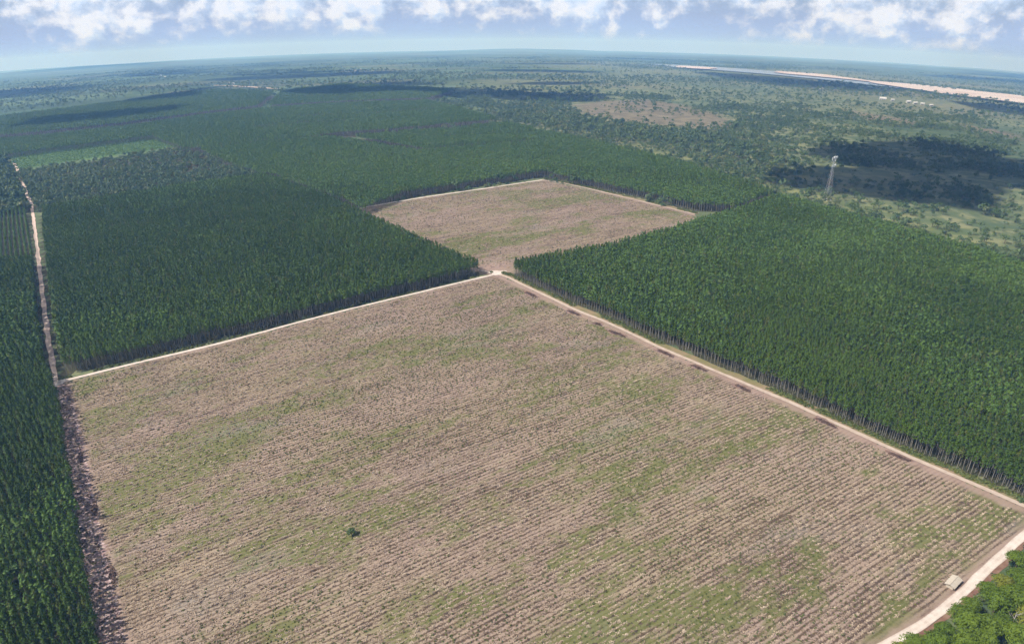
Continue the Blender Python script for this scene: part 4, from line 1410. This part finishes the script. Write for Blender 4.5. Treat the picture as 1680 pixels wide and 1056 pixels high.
# ------------------------------------------------------------------ far houses
def house(px, py, L, Wd, Hh_, rot, roof, label, group):
    root = obj('farm_house', None, None, (px, py, float(gz(px, py))), rot)
    tag(root, label, 'house', group)
    mb = MB(); mb.box((0, 0, Hh_ / 2 - .3), (L, Wd, Hh_ + .6)); 
    mb.add([(-L / 2, -Wd / 2, Hh_ + .002), (-L / 2, Wd / 2, Hh_ + .002), (-L / 2, 0, Hh_ + Wd * .3)], [(0, 1, 2)])
    mb.add([(L / 2, -Wd / 2, Hh_ + .002), (L / 2, Wd / 2, Hh_ + .002), (L / 2, 0, Hh_ + Wd * .3)], [(0, 2, 1)])
    obj('wall', mb.mesh('wall', M['house_wall']), root)
    mb = MB()
    for s_ in (-1, 1):
        e, z0, z1 = Wd * .6 * s_, Hh_ - .25, Hh_ + Wd * .3 + .15
        vs = [(-L * .55, e, z0), (L * .55, e, z0), (L * .55, 0, z1), (-L * .55, 0, z1)]
        vs += [(a, b, c + .2) for a, b, c in vs]
        mb.add(vs, [(0, 1, 2, 3), (7, 6, 5, 4), (0, 4, 5, 1), (1, 5, 6, 2), (2, 6, 7, 3), (3, 7, 4, 0)])
    obj('roof', mb.mesh('roof', roof), root)
    mb = MB(); mb.box((0, -Wd / 2 - .03, 1.1), (1.1, .1, 2.2)); obj('door', mb.mesh('door', M['house_dark']), root)
    for x_ in (-L * .3, L * .3):
        mb = MB(); mb.box((x_, -Wd / 2 - .03, 1.6), (1.3, .1, 1.2)); obj('window', mb.mesh('window', M['house_dark']), root)


HL = ['long white house, first of the row on the plain before the river', 'white house second in the row on the plain before the river', 'white house third in the row on the plain before the river',
      'white house fourth in the row on the plain before the river', 'white house fifth in the row on the plain before the river', 'white house at the far end of the row before the river',
      'lone white house on the plain just before the dark shaded river bank',
      'first white house of the hazy hamlet left of centre', 'second white house of the hazy hamlet left of centre', 'middle white house of the hazy hamlet left of centre', 'fourth white house of the hazy hamlet left of centre', 'last white house of the hazy hamlet left of centre',
      'upper white house of the faint far left farmstead', 'middle white house of the faint far left farmstead', 'lower white house of the faint far left farmstead',
      'white house on the left of the pair above the pale far track', 'white house on the right of the pair above the pale far track',
      'white house at the far corner of the hazy top plantation, left of its pair', 'red roofed house at the far corner of the hazy top plantation']
HG = ['houses on the river plain'] * 7 + ['hazy hamlet houses'] * 5 + ['far left farmstead houses'] * 3 + ['houses by the pale track'] * 2 + ['houses at the far plantation corner'] * 2
for i, (px, py) in enumerate(HOUSES):
    far = math.hypot(px, py)
    L = random.uniform(9, 14) * (0.9 if i == 0 else 0.62)
    house(px, py, L, L * .6, 3.2, random.uniform(-.4, .4), M['house_roof'] if i in (18,) else M['house_wall'], HL[i], HG[i])


# ------------------------------------------------------------------ cumulus overhead: their shadows lie on the land
def cumulus(foot, alt, label):
    P = np.array(foot)
    off = np.array([SUN_DIR.x, SUN_DIR.y]) / SUN_DIR.z
    cen = P.mean(0)
    size = math.sqrt(abs(0.5 * sum(P[i][0] * P[(i + 1) % len(P)][1] - P[(i + 1) % len(P)][0] * P[i][1] for i in range(len(P)))))
    ballr = max(14.0, size * 0.085)
    base_z = float(dome(cen[0], cen[1])) + alt
    bm = bmesh.new()
    bmesh.ops.create_icosphere(bm, subdivisions=2, radius=1.0)
    ico_v = np.array([v.co[:] for v in bm.verts]); ico_f = np.array([[v.index for v in f.verts] for f in bm.faces])
    bm.free()
    step = ballr * 0.85
    x0, y0 = P.min(0); x1, y1 = P.max(0)
    vs, fs, n = [], [], 0
    for gx in np.arange(x0, x1 + step, step):
        for gy in np.arange(y0, y1 + step, step):
            qx, qy = gx + random.uniform(-.4, .4) * step, gy + random.uniform(-.4, .4) * step
            if not inside(np.array([qx]), np.array([qy]), foot)[0]:
                continue
            dd = float(dist_line(np.array([qx]), np.array([qy]), foot + foot[:1])[0])
            if dd < ballr * .45 and random.random() < .35:
                continue
            rad = ballr * random.uniform(.65, 1.15)
            lift = min(dd, ballr * 3) * random.uniform(.2, .7)
            gd = float(dome(qx, qy))
            hgt = base_z - gd + lift                        # height above its own shadow
            c = np.array([qx + off[0] * hgt, qy + off[1] * hgt, base_z + lift])
            nz = 1 + 0.35 * (vnoise(ico_v[:, 0] * 2 + gx, ico_v[:, 1] * 2 + ico_v[:, 2] * 2 + gy, 3) - .5)
            vs.append(ico_v * rad * nz[:, None] * np.array([1, 1, .75]) + c)
            fs.append(ico_f + n); n += len(ico_v)
    me = mesh_np('cumulus_cloud', np.concatenate(vs).tolist(), np.concatenate(fs).tolist(), [M['cloud']], smooth=True)
    tag(obj('cumulus_cloud', me), label, 'cloud', 'fair weather clouds overhead')


for foot, where in ((S1a, 'long dark shadow beyond the tower'), (S1b, 'broken shadow right behind the tower'), (S2, 'dark shadow along the far left woodland'),
                    (S2b, 'blue shadow on the far left fields'), (S3, 'wide shadow band beyond the top plantation'), (S4, 'thin far shadow at left of centre'),
                    (S5, 'thin far shadow at centre'), (S6, 'shadow along the river bank'), (S7, 'shadow at the far left skyline'), (S8, 'shadow before the right sandbank')):
    cumulus(foot, 900.0, 'white cumulus high overhead casting the ' + where)


for i in range(22):  # extra clouds out of view, added at random to cast shadow streaks on far land
    a = R(random.uniform(-43, 43)); r_ = random.uniform(2300, 8500)
    c0 = np.array([math.sin(a), math.cos(a)]) * r_
    lx = random.uniform(150, 420) * (r_ / 3500) ** .6; ly = lx * random.uniform(.3, .6)
    turn = random.uniform(-.5, .5)
    ring = []
    for k in range(10):
        t = 6.283 * k / 10
        q = random.uniform(.65, 1.1)
        u_, v_ = lx * q * math.cos(t), ly * q * math.sin(t)
        ring.append((float(c0[0] + u_ * math.cos(turn) - v_ * math.sin(turn)), float(c0[1] + u_ * math.sin(turn) + v_ * math.cos(turn))))
    cumulus(ring, 900.0, 'unseen cumulus added over the far plain, one of those shading thin streaks')


# ------------------------------------------------------------------ haze: one closed slab of air lying over the whole land
def build_haze():
    az = np.linspace(0, 2 * math.pi, 97)[:-1]
    rr_ = np.concatenate([np.geomspace(60, 14300, 44)])
    vs, fs = [(0, 0, 190.0)], []
    na, nr = len(az), len(rr_)
    for side, dz in ((0, 190.0), (1, -45.0)):
        if side: vs.append((0, 0, -45.0))
        o = len(vs)
        for a in az:
            for r_ in rr_:
                vs.append((r_ * math.sin(a), r_ * math.cos(a), float(dome(r_ * math.sin(a), r_ * math.cos(a))) + dz))
        for i in range(na):
            j = (i + 1) % na
            t = (o - 1, o + j * nr, o + i * nr)
            fs.append(t if not side else t[::-1])
            for k in range(nr - 1):
                q = (o + i * nr + k, o + j * nr + k, o + j * nr + k + 1, o + i * nr + k + 1)
                fs.append(q if not side else q[::-1])
    o1, o2 = 1, 2 + na * nr
    for i in range(na):
        j = (i + 1) % na
        fs.append((o1 + i * nr + nr - 1, o1 + j * nr + nr - 1, o2 + j * nr + nr - 1, o2 + i * nr + nr - 1))
    m = bpy.data.materials.new('haze_air')
    m.use_nodes = True
    N = Nodes(m.node_tree)
    pv = N.n('ShaderNodeVolumePrincipled')
    pv.inputs['Color'].default_value = (0.22, 0.48, 1.0, 1)
    pv.inputs['Absorption Color'].default_value = (1, 1, 1, 1)
    pv.inputs['Density'].default_value = HAZE_DENSITY
    pv.inputs['Anisotropy'].default_value = 0.1
    pv.inputs['Density Attribute'].default_value = ''
    m.cycles.homogeneous_volume = True
    out = N.n('ShaderNodeOutputMaterial')
    N.link(pv.outputs[0], out.inputs['Volume'])
    me = mesh_np('haze', vs, fs, [m])
    bm = bmesh.new(); bm.from_mesh(me)
    bmesh.ops.recalc_face_normals(bm, faces=bm.faces[:])
    bm.to_mesh(me); bm.free()
    tag(obj('haze', me), 'pale blue haze lying over the whole land', 'haze', kind='stuff')


build_haze()
